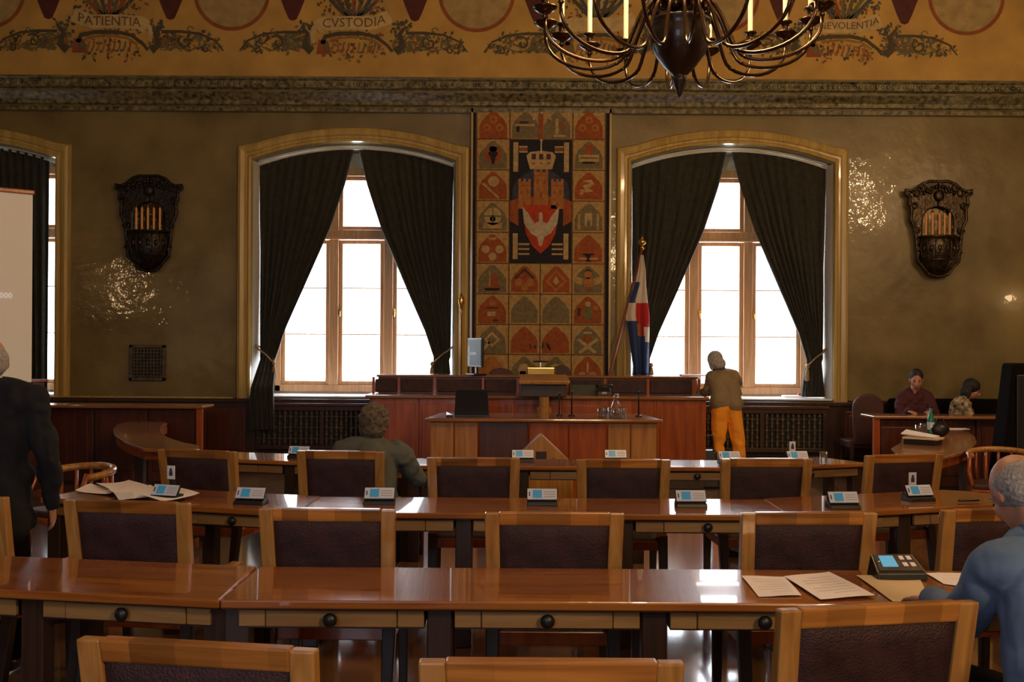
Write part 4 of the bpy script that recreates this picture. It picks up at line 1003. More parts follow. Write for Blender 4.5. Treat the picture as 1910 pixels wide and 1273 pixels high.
CH = [ # px, py of the top of the back, depth of the back, turn, label
 (365, 1205, 2.45, -9, 'wooden armchair with leather back in the bottom left corner, nearest row'),
 (1028, 1233, 2.33, 0, 'wooden armchair at the bottom centre, nearest row, seen by its top rail'),
 (1640, 1130, 2.86, 11, 'large wooden armchair with maroon leather at the bottom right, left of the man in blue'),
 (-92, 935, 4.85, -12, 'wooden armchair of the second row cut by the left edge of the photo'),
 (236, 940, 4.68, -7, 'wooden armchair behind the loose papers, first full one from the left in the second row'),
 (610, 949, 4.50, -2, 'second full wooden armchair from the left in the second row, above the desk joint'),
 (1034, 957, 4.43, 0, 'wooden armchair at the middle of the second row, in line with the tapestry'),
 (1509, 957, 4.48, 3, 'wooden armchair above the white paper sheets in the second row'),
 (1872, 954, 4.62, 9, 'wooden armchair of the second row partly hidden by the head of the man in blue'),
 (367, 841, 7.0, -16, 'leftmost wooden armchair of the farthest row, turned to the middle'),
 (635, 840, 7.0, -3, 'wooden armchair with the seated grey-suited man, farthest row'),
 (883, 855, 6.63, 0, 'wooden armchair of the farthest row in front of the clerks desk left part'),
 (1163, 856, 6.58, 0, 'wooden armchair of the farthest row in front of the clerks desk right part'),
 (1430, 855, 6.69, 2, 'wooden armchair of the farthest row below the woman in orange trousers'),
 (1687, 853, 7.0, 15, 'rightmost wooden armchair of the farthest row, in front of the half-round table')]
proto = None
for px, py, D, a, lab in CH:
    q = at(px, py, D); s_ = .315; ang = R(a)
    loc = (q.x - s_ * math.sin(ang), D + s_ * math.cos(ang), 0)
    if proto is None: proto = armchair(lab); proto.location = loc; proto.rotation_euler.z = ang
    else: dup(proto, loc, ang, lab)

# old carved armchairs with bent arms by the side tables
def carved_chair(loc, rz, label):
    t = thing('carved_armchair', label, 'chair', loc, rz, None)
    m = M['mahog']
    MB().box(-.27, .27, -.25, .25, .38, .43).build('seat_frame', m, t, bevel=.01); MB().box(-.25, .25, -.23, .23, .42, .475).build('seat', M['leather'], t, bevel=.02, seg=3)
    MB().tube([(.27 * math.cos(a), -.02 - .26 * math.sin(a), .72 + .03 * math.sin(a)) for a in [math.pi * (-.12 + 1.24 * q / 18) for q in range(19)]], .027, 8).build('bent_arm_rail', M['honey_v'], t, smooth=True)
    for i in range(7):
        a = math.pi * (.1 + .8 * i / 6); x, y = .265 * math.cos(a), -.02 - .25 * math.sin(a)
        MB().tube([(x * .93, y * .93, .44), (x, y, .58), (x, y, .74)], [.012, .016, .011], 7).build('spindle', m, t, smooth=True)
    for sx in (-1, 1):
        for y in (-.2, .2): MB().tube([(sx * .25, y, 0), (sx * .22, y * .95, .2), (sx * .235, y, .40)], [.018, .022, .026], 8).build('leg', m, t, smooth=True)
        MB().tube([(sx * .24, .2, .43), (sx * .28, .15, .58), (sx * .265, .08, .74)], .018, 7).build('arm_support', m, t, smooth=True)
    return t
q = at(118, 880, 7.4); carved_chair((q.x, 7.55, 0), R(150), 'bent-arm wooden chair standing beyond the loose papers on the left')
q = at(1868, 850, 9.3); carved_chair((q.x, 9.3, 0), R(160), 'bent-arm wooden chair with leather seat right of the half-round table')
q = at(1615, 740, 13.25)
t = thing('round_back_chair', 'dark red chair with a rounded high back, left of the press counter', 'chair', (q.x + .02, 13.25, 0))
pts = [(-.18, .45)] + [(-.20 + 0 * k, z) for k, z in ((0, .8),)] + [(.20 * math.cos(a), .93 + .17 * math.sin(a)) for a in [math.pi * (1 - k / 10) for k in range(11)]] + [(.20, .8), (.18, .45)]
MB().prism(pts, -.05, .0).build('backrest', M['redch'], t, bevel=.02, seg=3)
MB().box(-.24, .24, 0, .46, .40, .50).build('seat', M['redch'], t, bevel=.02)
for sx in (-1, 1):
    for y in (-.02, .42): MB().box(sx * .2 - .02, sx * .2 + .02, y - .02, y + .02, 0, .42).build('leg', M['dark'], t)
# black sofa behind the press counter and the black loudspeaker
def sofa(x0, x1, y, label):
    t = thing('black_sofa', label, 'sofa', ((x0 + x1) / 2, y, 0)); hw = (x1 - x0) / 2
    MB().box(-hw, hw, .0, .18, .3, 1.02).build('backrest', M['trouser'], t, bevel=.05, seg=3); MB().box(-hw, hw, -.55, .02, .12, .46).build('seat', M['trouser'], t, bevel=.04, seg=3)
    for s in (-1, 1): MB().box(s * (hw - .08) - .08, s * (hw - .08) + .08, -.55, .1, .1, .66).build('arm', M['trouser'], t, bevel=.04)
    for sx in (-1, 1):
        for y_ in (-.5, .1): MB().box(sx * (hw - .1) - .03, sx * (hw - .1) + .03, y_ - .03, y_ + .03, 0, .12).build('foot', M['dark'], t)
sofa(at(1664, 740, 13.6).x, XR - .1, 13.64, 'black upholstered bench against the right part of the wall')
q = at(1893, 680, 10.9)
t = thing('loudspeaker', 'tall black covered loudspeaker at the right edge', 'loudspeaker', (at(1900, 680, 10.9).x, 10.9, 0))
z = at(1893, 678, 10.9).z
MB().hexa([(-.20, 0, .0), (.30, 0, .0), (.30, .35, .0), (-.20, .35, .0)], [(-.04, .03, z), (.30, .03, z), (.30, .3, z), (-.04, .3, z)]).build('cabinet', M['trouser'], t, bevel=.03, seg=3)
MB().box(-.02, .24, -.012, .01, .5, z - .12).build('front_grille', M['black'], t, bevel=.01)
# ------------------------------------------------------------------ projection screen
pr_ = at(61, 364, 10.3); pb = at(57, 713, 10.3); zt, zb = pr_.z, pb.z
sa = R(40); wS = 2.0; xr = pr_.x - .0; yr = 10.3
t = thing('projection_screen', 'large beige projection screen on a stand at the left edge of the photo', 'screen', (xr, yr, 0), sa)
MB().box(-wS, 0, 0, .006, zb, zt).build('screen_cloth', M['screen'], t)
MB().box(-wS - .02, .015, -.03, .05, zt, zt + .045).build('top_case', M['mahog'], t, bevel=.01)
MB().box(-wS, .01, -.02, .02, zb - .04, zb).build('bottom_bar', M['black'], t, bevel=.008)
k = MB(); k.tube([(-.9, .05, .15), (-.9, .05, zt)], .018, 8); k.build('pole', M['blackm'], t)
for i in range(3):
    a = i * 2.094 + .5; MB().tube([(-.9, .05, .45), (-.9 + .5 * math.cos(a), .05 + .5 * math.sin(a), .01)], .014, 6).build('leg', M['blackm'], t)
tq = at(7, 551, 10.05); u = (tq.x - xr) / math.cos(sa)
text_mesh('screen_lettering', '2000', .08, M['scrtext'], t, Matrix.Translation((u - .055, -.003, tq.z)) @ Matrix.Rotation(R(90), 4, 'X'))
q0, q1 = at(10, 712, 10.8), at(84, 712, 10.8)
t = thing('wooden_cabinet', 'reddish wooden cabinet under the projection screen, behind the standing man', 'cabinet', ((q0.x + q1.x) / 2 - .5, 11.15, 0))
MB().box(-.95, .32, 0, .5, .05, q0.z - .03).build('body', M['dado_red'], t, bevel=.01); MB().box(-.98, .35, -.03, .53, q0.z - .03, q0.z).build('top_board', M['mahog'], t, bevel=.008)
for a, b in ((-.9, -.32), (-.30, .27)):
    d_ = MB().box(a, b, -.02, 0, .10, q0.z - .06).build('door', M['mahog'], t, bevel=.008); MB().ell((b - .05, -.035, .7), .015, 8, 6).build('handle', M['brass'], d_)

# ------------------------------------------------------------------ flag and brass staff
p_top, p_bot = at(1198, 462, 13.78), at(1152, 640, 13.66)
d_ = (p_top - p_bot); low = p_bot - d_ * ((p_bot.z - .04) / d_.z)
t = thing('flag', 'white, blue and red flag hanging in folds from a leaning pole with gilt finial', 'flag', (low.x, low.y, 0)); o_ = Vector((low.x, low.y, 0))
MB().tube([low - o_, p_top - o_], .019, 8).build('pole', mat('red_pole', (.20, .05, .02), .4), t, smooth=True)
f = MB(); tp = p_top - o_; f.ell((tp.x, tp.y, tp.z + .07), (.05, .05, .05), 10, 8); f.lathe([(.02, -.03), (.028, 0), (.014, .03)], (tp.x, tp.y, tp.z), 10); f.lathe([(.03, .10), (.012, .13), (.004, .17)], (tp.x, tp.y, tp.z), 10)
f.build('gilt_finial', M['brass'], t, smooth=True)
fm = bpy.data.materials.new('flag_cloth'); fm.use_nodes = True
WH, BL, RD = mat('flag_white', (.62, .56, .48), .8), mat('flag_blue', (.02, .05, .17), .8), mat('flag_red', (.42, .015, .015), .8)
GD = mat('flag_gold', (.32, .12, .03), .8)
zt_, zb_ = at(1200, 476, 13.68).z, at(1200, 700, 13.68).z
def edge(px, z):  # px to local x at z
    return (px - CX) * 13.68 / F - o_.x
def flagfn(u, v):
    z = zt_ + (zb_ - zt_) * v
    L_ = [1193, 1190, 1184, 1172, 1168, 1172, 1176, 1180, 1183][min(8, int(v * 8.001))]
    a = v * 8; i = min(7, int(a)); Ls = [1194, 1190, 1184, 1170, 1166, 1172, 1176, 1180, 1184]; Rs = [1199, 1203, 1204, 1207, 1211, 1211, 1211, 1211, 1211]
    Lx = Ls[i] + (Ls[i + 1] - Ls[i]) * (a - i); Rx = Rs[i] + (Rs[i + 1] - Rs[i]) * (a - i)
    px = Lx + (Rx - Lx) * u
    return (edge(px, z), 13.68 - o_.y + .035 * math.sin(u * 11 + v * 3) * (.3 + v), z)
f = MB(); nu, nv = 26, 40
f.grid(flagfn, nu, nv)
for k_, fc in enumerate(f.f):
    i, j = k_ % nu, k_ // nu; u, v = (i + .5) / nu, (j + .5) / nv
    m = 0 if u > .45 else 1
    if v < .40: m = 0 if u > .38 else (1 if v > .22 else 0)
    elif v < .68:
        m = 2 if u > .42 else 0
        if v > .56 and u < .5: m = 1
        if v > .60 and u > .72: m = 0
        if .58 < v and .42 < u < .62: m = 3
    else: m = 1
    if v > .68 and v < .72 and u > .75: m = 0
    f.m[k_] = m
f.build('flag_cloth', [WH, BL, RD, GD], t, smooth=True, solid=.006)
q = at(860, 600, 13.75)
t = thing('brass_staff', 'slim upright gilt staff with a round head left of the tapestry', 'staff', (q.x, 13.74, 0))
zt_ = at(860, 556, 13.75).z
b = MB(); b.lathe([(.012, .05), (.012, zt_ - .25), (.022, zt_ - .22), (.014, zt_ - .18), (.03, zt_ - .1), (.045, zt_ - .05), (.03, zt_ + .01), (.008, zt_ + .06)], n=10); b.build('shaft', M['brass'], t, smooth=True)
MB().lathe([(.14, 0), (.14, .02), (.03, .05)], n=16).build('foot', M['brass'], t)

# ------------------------------------------------------------------ voting consoles, cards
def console(label):
    t = thing('voting_console', label, 'console', (0, 0, 0), 0, 'voting consoles on the desks')
    MB().hexa([(-.09, -.05, 0), (.09, -.05, 0), (.085, .06, 0), (-.085, .06, 0)], [(-.088, -.042, .022), (.088, -.042, .022), (.08, .055, .04), (-.08, .055, .04)]).build('base', M['black'], t, bevel=.005)
    MB().hexa([(-.088, -.030, .030), (.088, -.030, .030), (.088, -.012, .026), (-.088, -.012, .026)], [(-.088, .012, .094), (.088, .012, .094), (.088, .024, .088), (-.088, .024, .088)]).build('panel_body', M['black'], t, bevel=.003)
    def on(u0, u1, v0, v1, off, name, m, par=t):
        P_ = lambda u, v, o: (u * .088, -.030 + .042 * v - o * .83, .030 + .064 * v + o * .55)
        return MB().hexa([P_(u0, v0, off), P_(u1, v0, off), P_(u1, v0, 0), P_(u0, v0, 0)], [P_(u0, v1, off), P_(u1, v1, off), P_(u1, v1, 0), P_(u0, v1, 0)]).build(name, m, par)
    lb = on(-.96, .96, .08, .96, .0015, 'label_plate', M['plate'])
    on(-.62, -.02, .2, .85, .0028, 'blue_print', M['plate_in'], lb)
    on(-.86, -.78, .35, .7, .0028, 'printed_mark', M['card_in'], lb)
    for k in range(3): on(.12, .85, .28 + .2 * k, .35 + .2 * k, .0026, 'print_line', M['printline'], lb)
    MB().tube([(-.07, .04, .03), (-.072, .05, .06), (-.075, .03, .075)], .004, 5).build('microphone_stub', M['black'], t, smooth=True)
    return t
CS = [(310, 912, 6.05, -18, 'voting console with a small picture card, right of the loose papers, second row'), (468, 920, 5.95, -8, 'second voting console from the left, second row'), (708, 933, 5.98, 0, 'voting console below the seated man in grey, second row'),
      (1011, 932, 5.98, 0, 'voting console in line with the ballot box, second row'), (1288, 938, 5.95, 2, 'voting console next to the bright window reflection, second row'), (1572, 935, 5.93, 4, 'voting console on the right wing desk, second row, without a card'),
      (1713, 915, 6.25, 14, 'rightmost voting console of the second row, with a small picture card'),
      (558, 845, 8.45, -8, 'voting console at the left, farthest row, left of the seated man in grey'), (975, 856, 8.25, 0, 'voting console in front of the ballot box, farthest row'), (1148, 855, 8.3, 0, 'voting console right of the ballot box, farthest row'),
      (1360, 854, 8.25, 3, 'voting console at the feet of the woman in orange trousers, farthest row'), (1487, 850, 8.3, 9, 'rightmost voting console of the farthest row, with a small picture card')]
pc = None; badge = []
for px, py, D, a, lab in CS:
    q = at(px, py, D); loc = (q.x, D, .75)
    if pc is None: pc = console(lab); pc.location = loc; pc.rotation_euler.z = R(a)
    else: dup(pc, loc, R(a), lab)
for px, py, D, a, lab in ((319, 888, 6.18, -18, 'small white picture card behind the leftmost console, second row'), (1702, 900, 6.40, 14, 'small white picture card behind the rightmost console, second row'),
                          (727, 838, 8.40, 0, 'small white picture card at the shoulder of the seated man in grey'), (1478, 838, 8.42, 9, 'small white picture card behind the rightmost console, farthest row')):
    q = at(px, py, D); t = thing('picture_card', lab, 'card', (q.x, D, .75), R(a), 'small picture cards')
    z0 = max(.03, q.z - .75); 
    MB().box(-.026, .026, -.002, .002, 0 if z0 < .04 else z0 - .02, z0 + .06).build('card', M['card'], t)
    if z0 >= .04: MB().box(-.012, .012, .0, .03, 0, z0).build('holder', M['black'], t)
    g = MB().box(-.012, .012, -.0035, -.002, z0 + .0, z0 + .028); g.ell((0, -.003, z0 + .036), (.009, .0012, .010), 8, 6); g.build('printed_figure', M['card_in'], t)
# big console in the nearest row
q = at(1676, 1068, 4.1)
t = thing('desk_console', 'large black delegate console with blue screen and four buttons, before the man in blue', 'console', (q.x, 4.12, .75), R(3))
MB().hexa([(-.10, -.06, 0), (.10, -.06, 0), (.095, .07, 0), (-.095, .07, 0)], [(-.10, -.055, .03), (.10, -.055, .03), (.085, .055, .085), (-.085, .055, .085)]).build('housing', M['black'], t, bevel=.006)
def pt(u, v, o): return (u * (.098 - .012 * v), -.055 + .11 * v - o * .45, .03 + .055 * v + o * .9)
def slab(u0, u1, v0, v1, off, name, m, par): return MB().hexa([pt(u0, v0, off), pt(u1, v0, off), pt(u1, v0, -.001), pt(u0, v0, -.001)], [pt(u0, v1, off), pt(u1, v1, off), pt(u1, v1, -.001), pt(u0, v1, -.001)]).build(name, m, par)
fp = slab(-.88, .9, .12, .95, .002, 'face_plate', M['grille'], t)
slab(-.68, -.02, .3, .86, .004, 'blue_display', M['lcd'], fp)
for u in (.22, .55):
    for v in (.32, .66): slab(u, u + .2, v, v + .18, .005, 'button', M['paper'], fp)
MB().ell(pt(-.78, .55, .004), .004, 6, 4).build('led', M['steel'], fp)

# ------------------------------------------------------------------ papers
def sheet(pxs, z, label, mt='paper', group=None, lines=4, th=.003, curl=0):
    c4 = [on_z(px, py, z) for px, py in pxs]; cx = sum(p.x for p in c4) / 4; cy = sum(p.y for p in c4) / 4
    t = thing('paper_sheet', label, 'paper', (cx, cy, z - th / 2 + .0005), 0, group); q = [Vector((p.x - cx, p.y - cy, 0)) for p in c4]
    def fn(u, v):
        p = (q[0].lerp(q[1], u)).lerp(q[3].lerp(q[2], u), v); return (p.x, p.y, th + curl * (abs(2 * u - 1) ** 3) * .5 + .0015 * math.sin(u * 5 + v * 4))
    MB().grid(fn, 8, 6).build('sheet', M[mt], t, solid=.0012)
    if lines:
        g = MB()
        for k in range(lines):
            v = .18 + .62 * k / max(1, lines - 1)
            a, b = fn(.12, v), fn(.85 if k % 3 else .6, v); a2, b2 = fn(.12, v + .012), fn(.85 if k % 3 else .6, v + .012)
            up = .0016
            g.add([(p[0], p[1], p[2] + up) for p in (a, b, b2, a2)], [(0, 1, 2, 3)])
        g.build('printed_lines', M['printline'], t, kind='stuff')
    return t
sheet([(1495, 1112), (1415, 1114), (1383, 1076), (1463, 1077)], .753, 'leftmost white paper sheet on the nearest desk', lines=6)
sheet([(1632, 1112), (1530, 1119), (1462, 1077), (1547, 1068)], .757, 'larger white paper sheet overlapping the leftmost one, nearest desk', lines=7)
sheet([(1735, 1123), (1665, 1123), (1597, 1075), (1714, 1077)], .753, 'cream paper sheet by the sleeve of the man in blue', 'cream', lines=0)
sheet([(1845, 1103), (1760, 1090), (1726, 1071), (1830, 1070)], .753, 'whitish sheet right of the black console, under the arm of the man in blue', lines=3)
PB = [([(205, 925), (140, 918), (168, 906), (232, 912)], .753, 'paper sheet at the left end of the loose pile'), ([(290, 914), (216, 921), (178, 905), (240, 899)], .760, 'topmost raised sheet of the loose pile, second row'),
      ([(310, 926), (228, 932), (200, 917), (280, 908)], .766, 'middle sheet of the loose pile, second row'), ([(372, 924), (300, 938), (258, 926), (338, 914)], .772, 'sheet at the right end of the loose pile, second row')]
for p, z, l in PB: sheet(p, z, l, lines=0, curl=.02)
sheet([(252, 931), (222, 934), (212, 921), (246, 919)], .780, 'bluish slip lying across the loose pile', 'card', lines=0)
q = at(1808, 938, 6.3)
t = thing('pen', 'black pen lying on the rounded end of the right wing desk', 'pen', (on_z(1808, 936, .757).x, on_z(1808, 936, .757).y, .757), R(8))
MB().tube([(-.07, 0, .006), (.06, 0, .006)], .007, 8).build('barrel', M['black'], t, smooth=True); MB().tube([(.06, 0, .006), (.08, 0, .004)], [.006, .002], 8).build('tip', M['steel'], t)
q = on_z(1536, 866, .752)
t = thing('drinking_glass', 'clear glass on the tapering tip of the farthest desk', 'glass', (q.x, q.y, .75)); MB().lathe([(.025, 0), (.032, .10), (.030, .10), (.022, .008), (.002, .008)], n=14).build('bowl', GL, t, smooth=True)
q = on_z(1296, 697, 1.317)
t = thing('paper_stack', 'flat stack of white papers on the right end of the bench top', 'papers', (at(1292, 697, 13.1).x, 13.12, 1.315)); MB().box(-.15, .15, -.11, .11, 0, .018).build('stack', M['paper'], t, bevel=.002)
q = at(1088, 706, 12.6)
t = thing('paper_holder', 'flat grey folder propped low on the bench, right of the lectern', 'folder', (q.x, 12.66, 1.09)); MB().hexa([(-.16, -.06, 0), (.16, -.06, 0), (.16, -.05, 0), (-.16, -.05, 0)], [(-.16, -.02, .12), (.16, -.02, .12), (.16, -.008, .12), (-.16, -.008, .12)]).build('cover', M['grey'], t); MB().box(-.15, .15, -.05, .06, 0, .01).build('foot', M['black'], t)
q = at(1125, 718, 12.6)
t = thing('desk_telephone', 'black telephone with shiny keys on the bench shelf', 'telephone', (q.x, 12.5, 1.09)); MB().hexa([(-.09, -.07, 0), (.09, -.07, 0), (.09, .08, 0), (-.09, .08, 0)], [(-.08, -.05, .05), (.08, -.05, .05), (.08, .06, .10), (-.08, .06, .10)]).build('body', M['black'], t, bevel=.008)
MB().tube([(-.10, -.01, .11), (-.05, -.01, .125), (.05, -.01, .125), (.10, -.01, .11)], [.022, .013, .013, .022], 8).build('handset', M['black'], t, smooth=True); MB().box(-.03, .03, -.065, -.055, .02, .045).build('keypad', M['steel'], t)
t = thing('window_papers', 'red and white papers on the window sill right of the woman', 'papers', (at(1480, 735, 14.4).x, 14.35, SILL + .035)); MB().box(-.16, .12, -.08, .08, 0, .02).build('white_sheets', M['paper'], t); MB().box(.05, .14, -.04, .05, .02, .05).build('red_folder', WH and mat('red_card', (.35, .05, .04), .6), t)
# things on the half-round table
ZR = .74
def obj_at(px, py): q = on_z(px, py, ZR); return (q.x, q.y, ZR)
t = thing('green_bottle', 'green glass water bottle on the half-round table', 'bottle', obj_at(1736, 812))
MB().lathe([(.034, 0), (.037, .02), (.037, .17), (.030, .20), (.014, .25), (.013, .295)], n=16).build('body', M['bottle'], t, smooth=True); MB().lathe([(.015, .29), (.015, .315)], n=10).build('cap', M['black'], t); 
MB().lathe([(.0378, .06), (.0378, .14)], n=16).build('paper_label', M['card'], t)
for (px, py), lab in (((1722, 811), 'clear upturned tumbler left of the green bottle'), ((1713, 814), 'clear tumbler nearest the open folder')):
    t = thing('tumbler', lab, 'glass', obj_at(px, py), 0, 'tumblers on the half-round table'); MB().lathe([(.027, 0), (.034, .12), (.032, .12), (.024, .008), (.002, .008)], n=14).build('bowl', GL, t, smooth=True)
t = thing('folder', 'open folder of white and yellow papers sliding off a stack on the half-round table', 'folder', obj_at(1722, 829), R(-38))
MB().box(-.16, .15, -.10, .10, 0, .05).build('dark_box', M['black'], t, bevel=.006)
MB().hexa([(-.17, -.10, .052), (.17, -.12, .052), (.17, .10, .052), (-.17, .10, .052)], [(-.17, -.10, .066), (.17, -.12, .07), (.17, .10, .07), (-.17, .10, .066)]).build('yellow_papers', M['cream'], t)
MB().hexa([(-.20, -.05, .09), (.12, -.08, .072), (.12, .12, .072), (-.20, .12, .12)], [(-.20, -.05, .098), (.12, -.08, .08), (.12, .12, .08), (-.20, .12, .128)]).build('white_papers', M['paper'], t)
t = thing('handbag', 'rounded dark handbag with a grey shine right of the green bottle', 'bag', obj_at(1753, 815))
b = MB(); b.ell((0, 0, .075), (.10, .07, .075), 14, 10); b.build('bag_body', M['black'], t, smooth=True); MB().tube([(-.05, 0, .13), (-.03, 0, .20), (.03, 0, .20), (.05, 0, .13)], .006, 6).build('strap', M['grille'], t, smooth=True)
t = thing('pamphlet', 'thin white pamphlet lying at the back of the half-round table', 'papers', obj_at(1783, 801)); MB().box(-.13, .13, -.07, .07, 0, .008).build('pages', M['paper'], t)
q = at(1650, 774, 11.5)
# black carrying bag beside the woman
q = at(1312, 840, 12.1)
t = thing('black_bag', 'black bag standing on the floor at the end of the presidium bench', 'bag', (at(1318, 850, 12.5).x, 12.45, 0))
MB().hexa([(-.14, -.12, 0), (.14, -.12, 0), (.14, .12, 0), (-.14, .12, 0)], [(-.10, -.08, .45), (.10, -.08, .45), (.10, .08, .45), (-.10, .08, .45)]).build('bag_body', M['black'], t, bevel=.03, seg=3); MB().tube([(-.07, 0, .44), (-.06, 0, .62), (.06, 0, .62), (.07, 0, .44)], .009, 6).build('strap', M['black'], t, smooth=True)
MB().box(-.03, .03, -.13, -.115, .12, .16).build('buckle', M['steel'], t, bevel=.004)

# ------------------------------------------------------------------ people
folds_tex = bpy.data.textures.new('cloth_folds', 'CLOUDS'); folds_tex.noise_scale = .11; folds_tex.noise_depth = 1
crease_tex = bpy.data.textures.new('cloth_creases', 'MARBLE'); crease_tex.noise_scale = .22; crease_tex.turbulence = 9; crease_tex.marble_type = 'SHARP'
def remesh(mb, name, mt, parent, vox=.009, smooth=4, folds=0):
    me = bpy.data.meshes.new(name); me.from_pydata(mb.v, [], mb.f); me.update()
    o = bpy.data.objects.new(name, me); COL.objects.link(o)
    r = o.modifiers.new('r', 'REMESH'); r.mode = 'VOXEL'; r.voxel_size = vox; r.use_smooth_shade = True
    if folds:
        dm = o.modifiers.new('folds', 'DISPLACE'); dm.texture = folds_tex; dm.strength = folds; dm.mid_level = .45; dm.texture_coords = 'LOCAL'
        d2 = o.modifiers.new('creases', 'DISPLACE'); d2.texture = crease_tex; d2.strength = folds * .7; d2.mid_level = .5; d2.texture_coords = 'LOCAL'
    if smooth: s = o.modifiers.new('s', 'SMOOTH'); s.iterations = smooth; s.factor = .5
    dg = bpy.context.evaluated_depsgraph_get(); m2 = bpy.data.meshes.new_from_object(o.evaluated_get(dg))
    bpy.data.objects.remove(o); bpy.data.meshes.remove(me); m2.name = name
    m2.materials.clear(); m2.materials.append(mt); m2.polygons.foreach_set('use_smooth', [True] * len(m2.polygons))
    ob = bpy.data.objects.new(name, m2); COL.objects.link(ob)
    if parent: ob.parent = parent
    return ob
def head_M(p, yaw=0, pitch=0, tilt=0): return Matrix.Translation(p) @ Matrix.Rotation(R(yaw), 4, 'Z') @ Matrix.Rotation(R(-pitch), 4, 'X') @ Matrix.Rotation(R(tilt), 4, 'Y')
def add_head(b, HM):        # origin: middle of the skull, +y forward
    b.M = HM
    b.ell((0, -.012, .02), (.076, .096, .098), 18, 12); b.ell((0, .022, -.045), (.060, .070, .078), 16, 10); b.ell((0, .052, -.085), (.034, .034, .026), 12, 8)
    b.ell((0, .050, .012), (.056, .045, .03), 12, 8)
    b.caps((0, .082, .005), (0, .108, -.028), .010, .016, 8); b.ell((0, .085, -.062), (.024, .014, .012), 8, 6)
    for s in (-1, 1):
        b.ell((s * .078, -.008, -.012), (.012, .022, .034), 10, 8); b.ell((s * .042, .062, -.03), (.022, .02, .024), 8, 6)
    b.M = Matrix.Identity(4)
def hair(name, HM, style, mt, parent, vox=.008):
    b = MB(); b.M = HM
    if style == 'bald':      # fringe round the back and sides
        b.ell((0, -.026, .006), (.088, .100, .080), 20, 12); b.ell((0, -.045, -.03), (.080, .066, .056), 16, 10)
    elif style == 'short': b.ell((0, -.026, .036), (.086, .100, .098), 20, 12); b.ell((0, -.05, -.03), (.078, .062, .062), 16, 10)
    elif style == 'bob':
        b.ell((0, -.022, .030), (.094, .106, .102), 20, 12); b.ell((0, -.045, -.055), (.100, .072, .088), 18, 10)
        for s in (-1, 1): b.caps((s * .082, -.02, .02), (s * .088, .0, -.11), .03, .018, 10)
    elif style == 'curly':
        b.ell((0, -.024, .022), (.095, .104, .102), 20, 12); b.ell((0, -.045, -.045), (.086, .066, .066), 16, 10)
        r2 = random.Random(3)
        for _ in range(70):
            a = r2.uniform(0, 6.28); e = r2.uniform(-.5, 1.4); v_ = Vector((math.cos(a) * math.cos(e) * .092, math.sin(a) * math.cos(e) * .10 - .026, math.sin(e) * .10 + .022))
            if v_.y < .05: b.ell(tuple(v_), .015, 6, 5)
    return remesh(b, name, mt, parent, vox, 2)
def add_hand(b, wrist, d, up, side, curl=.5, k=1.0):   # five separate fingers from a palm; d = pointing direction, up = back of hand, side=+1 thumb toward cross
    wrist = Vector(wrist); d = Vector(d).normalized(); up = Vector(up); up = (up - d * up.dot(d)).normalized(); x = d.cross(up) * side
    pc_ = wrist + d * .05 * k
    for q in (-.024, -.008, .008, .024): b.caps(wrist + d * .012 + x * q * .6, wrist + d * .085 * k + x * q, .014, .012, 8)
    for q, l in ((.030, .070), (.010, .080), (-.010, .074), (-.029, .058)):
        p0 = wrist + d * .085 * k + x * q
        p1 = p0 + (d - up * curl * .4).normalized() * l * .45; p2 = p1 + (d - up * curl * 1.2).normalized() * l * .32; p3 = p2 + (d * .6 - up * curl * 1.9 + d * .2).normalized() * l * .25
        b.caps(p0, p1, .0095, .0088, 8); b.caps(p1, p2, .0088, .008, 8); b.caps(p2, p3, .008, .007, 8)
    p0 = wrist + d * .03 + x * .022; p1 = p0 + (d * .7 + x * .75 - up * .15).normalized() * .045; p2 = p1 + (d * .95 + x * .25 - up * .3).normalized() * .034
    b.caps(p0, p1, .013, .011, 8); b.caps(p1, p2, .011, .009, 8)
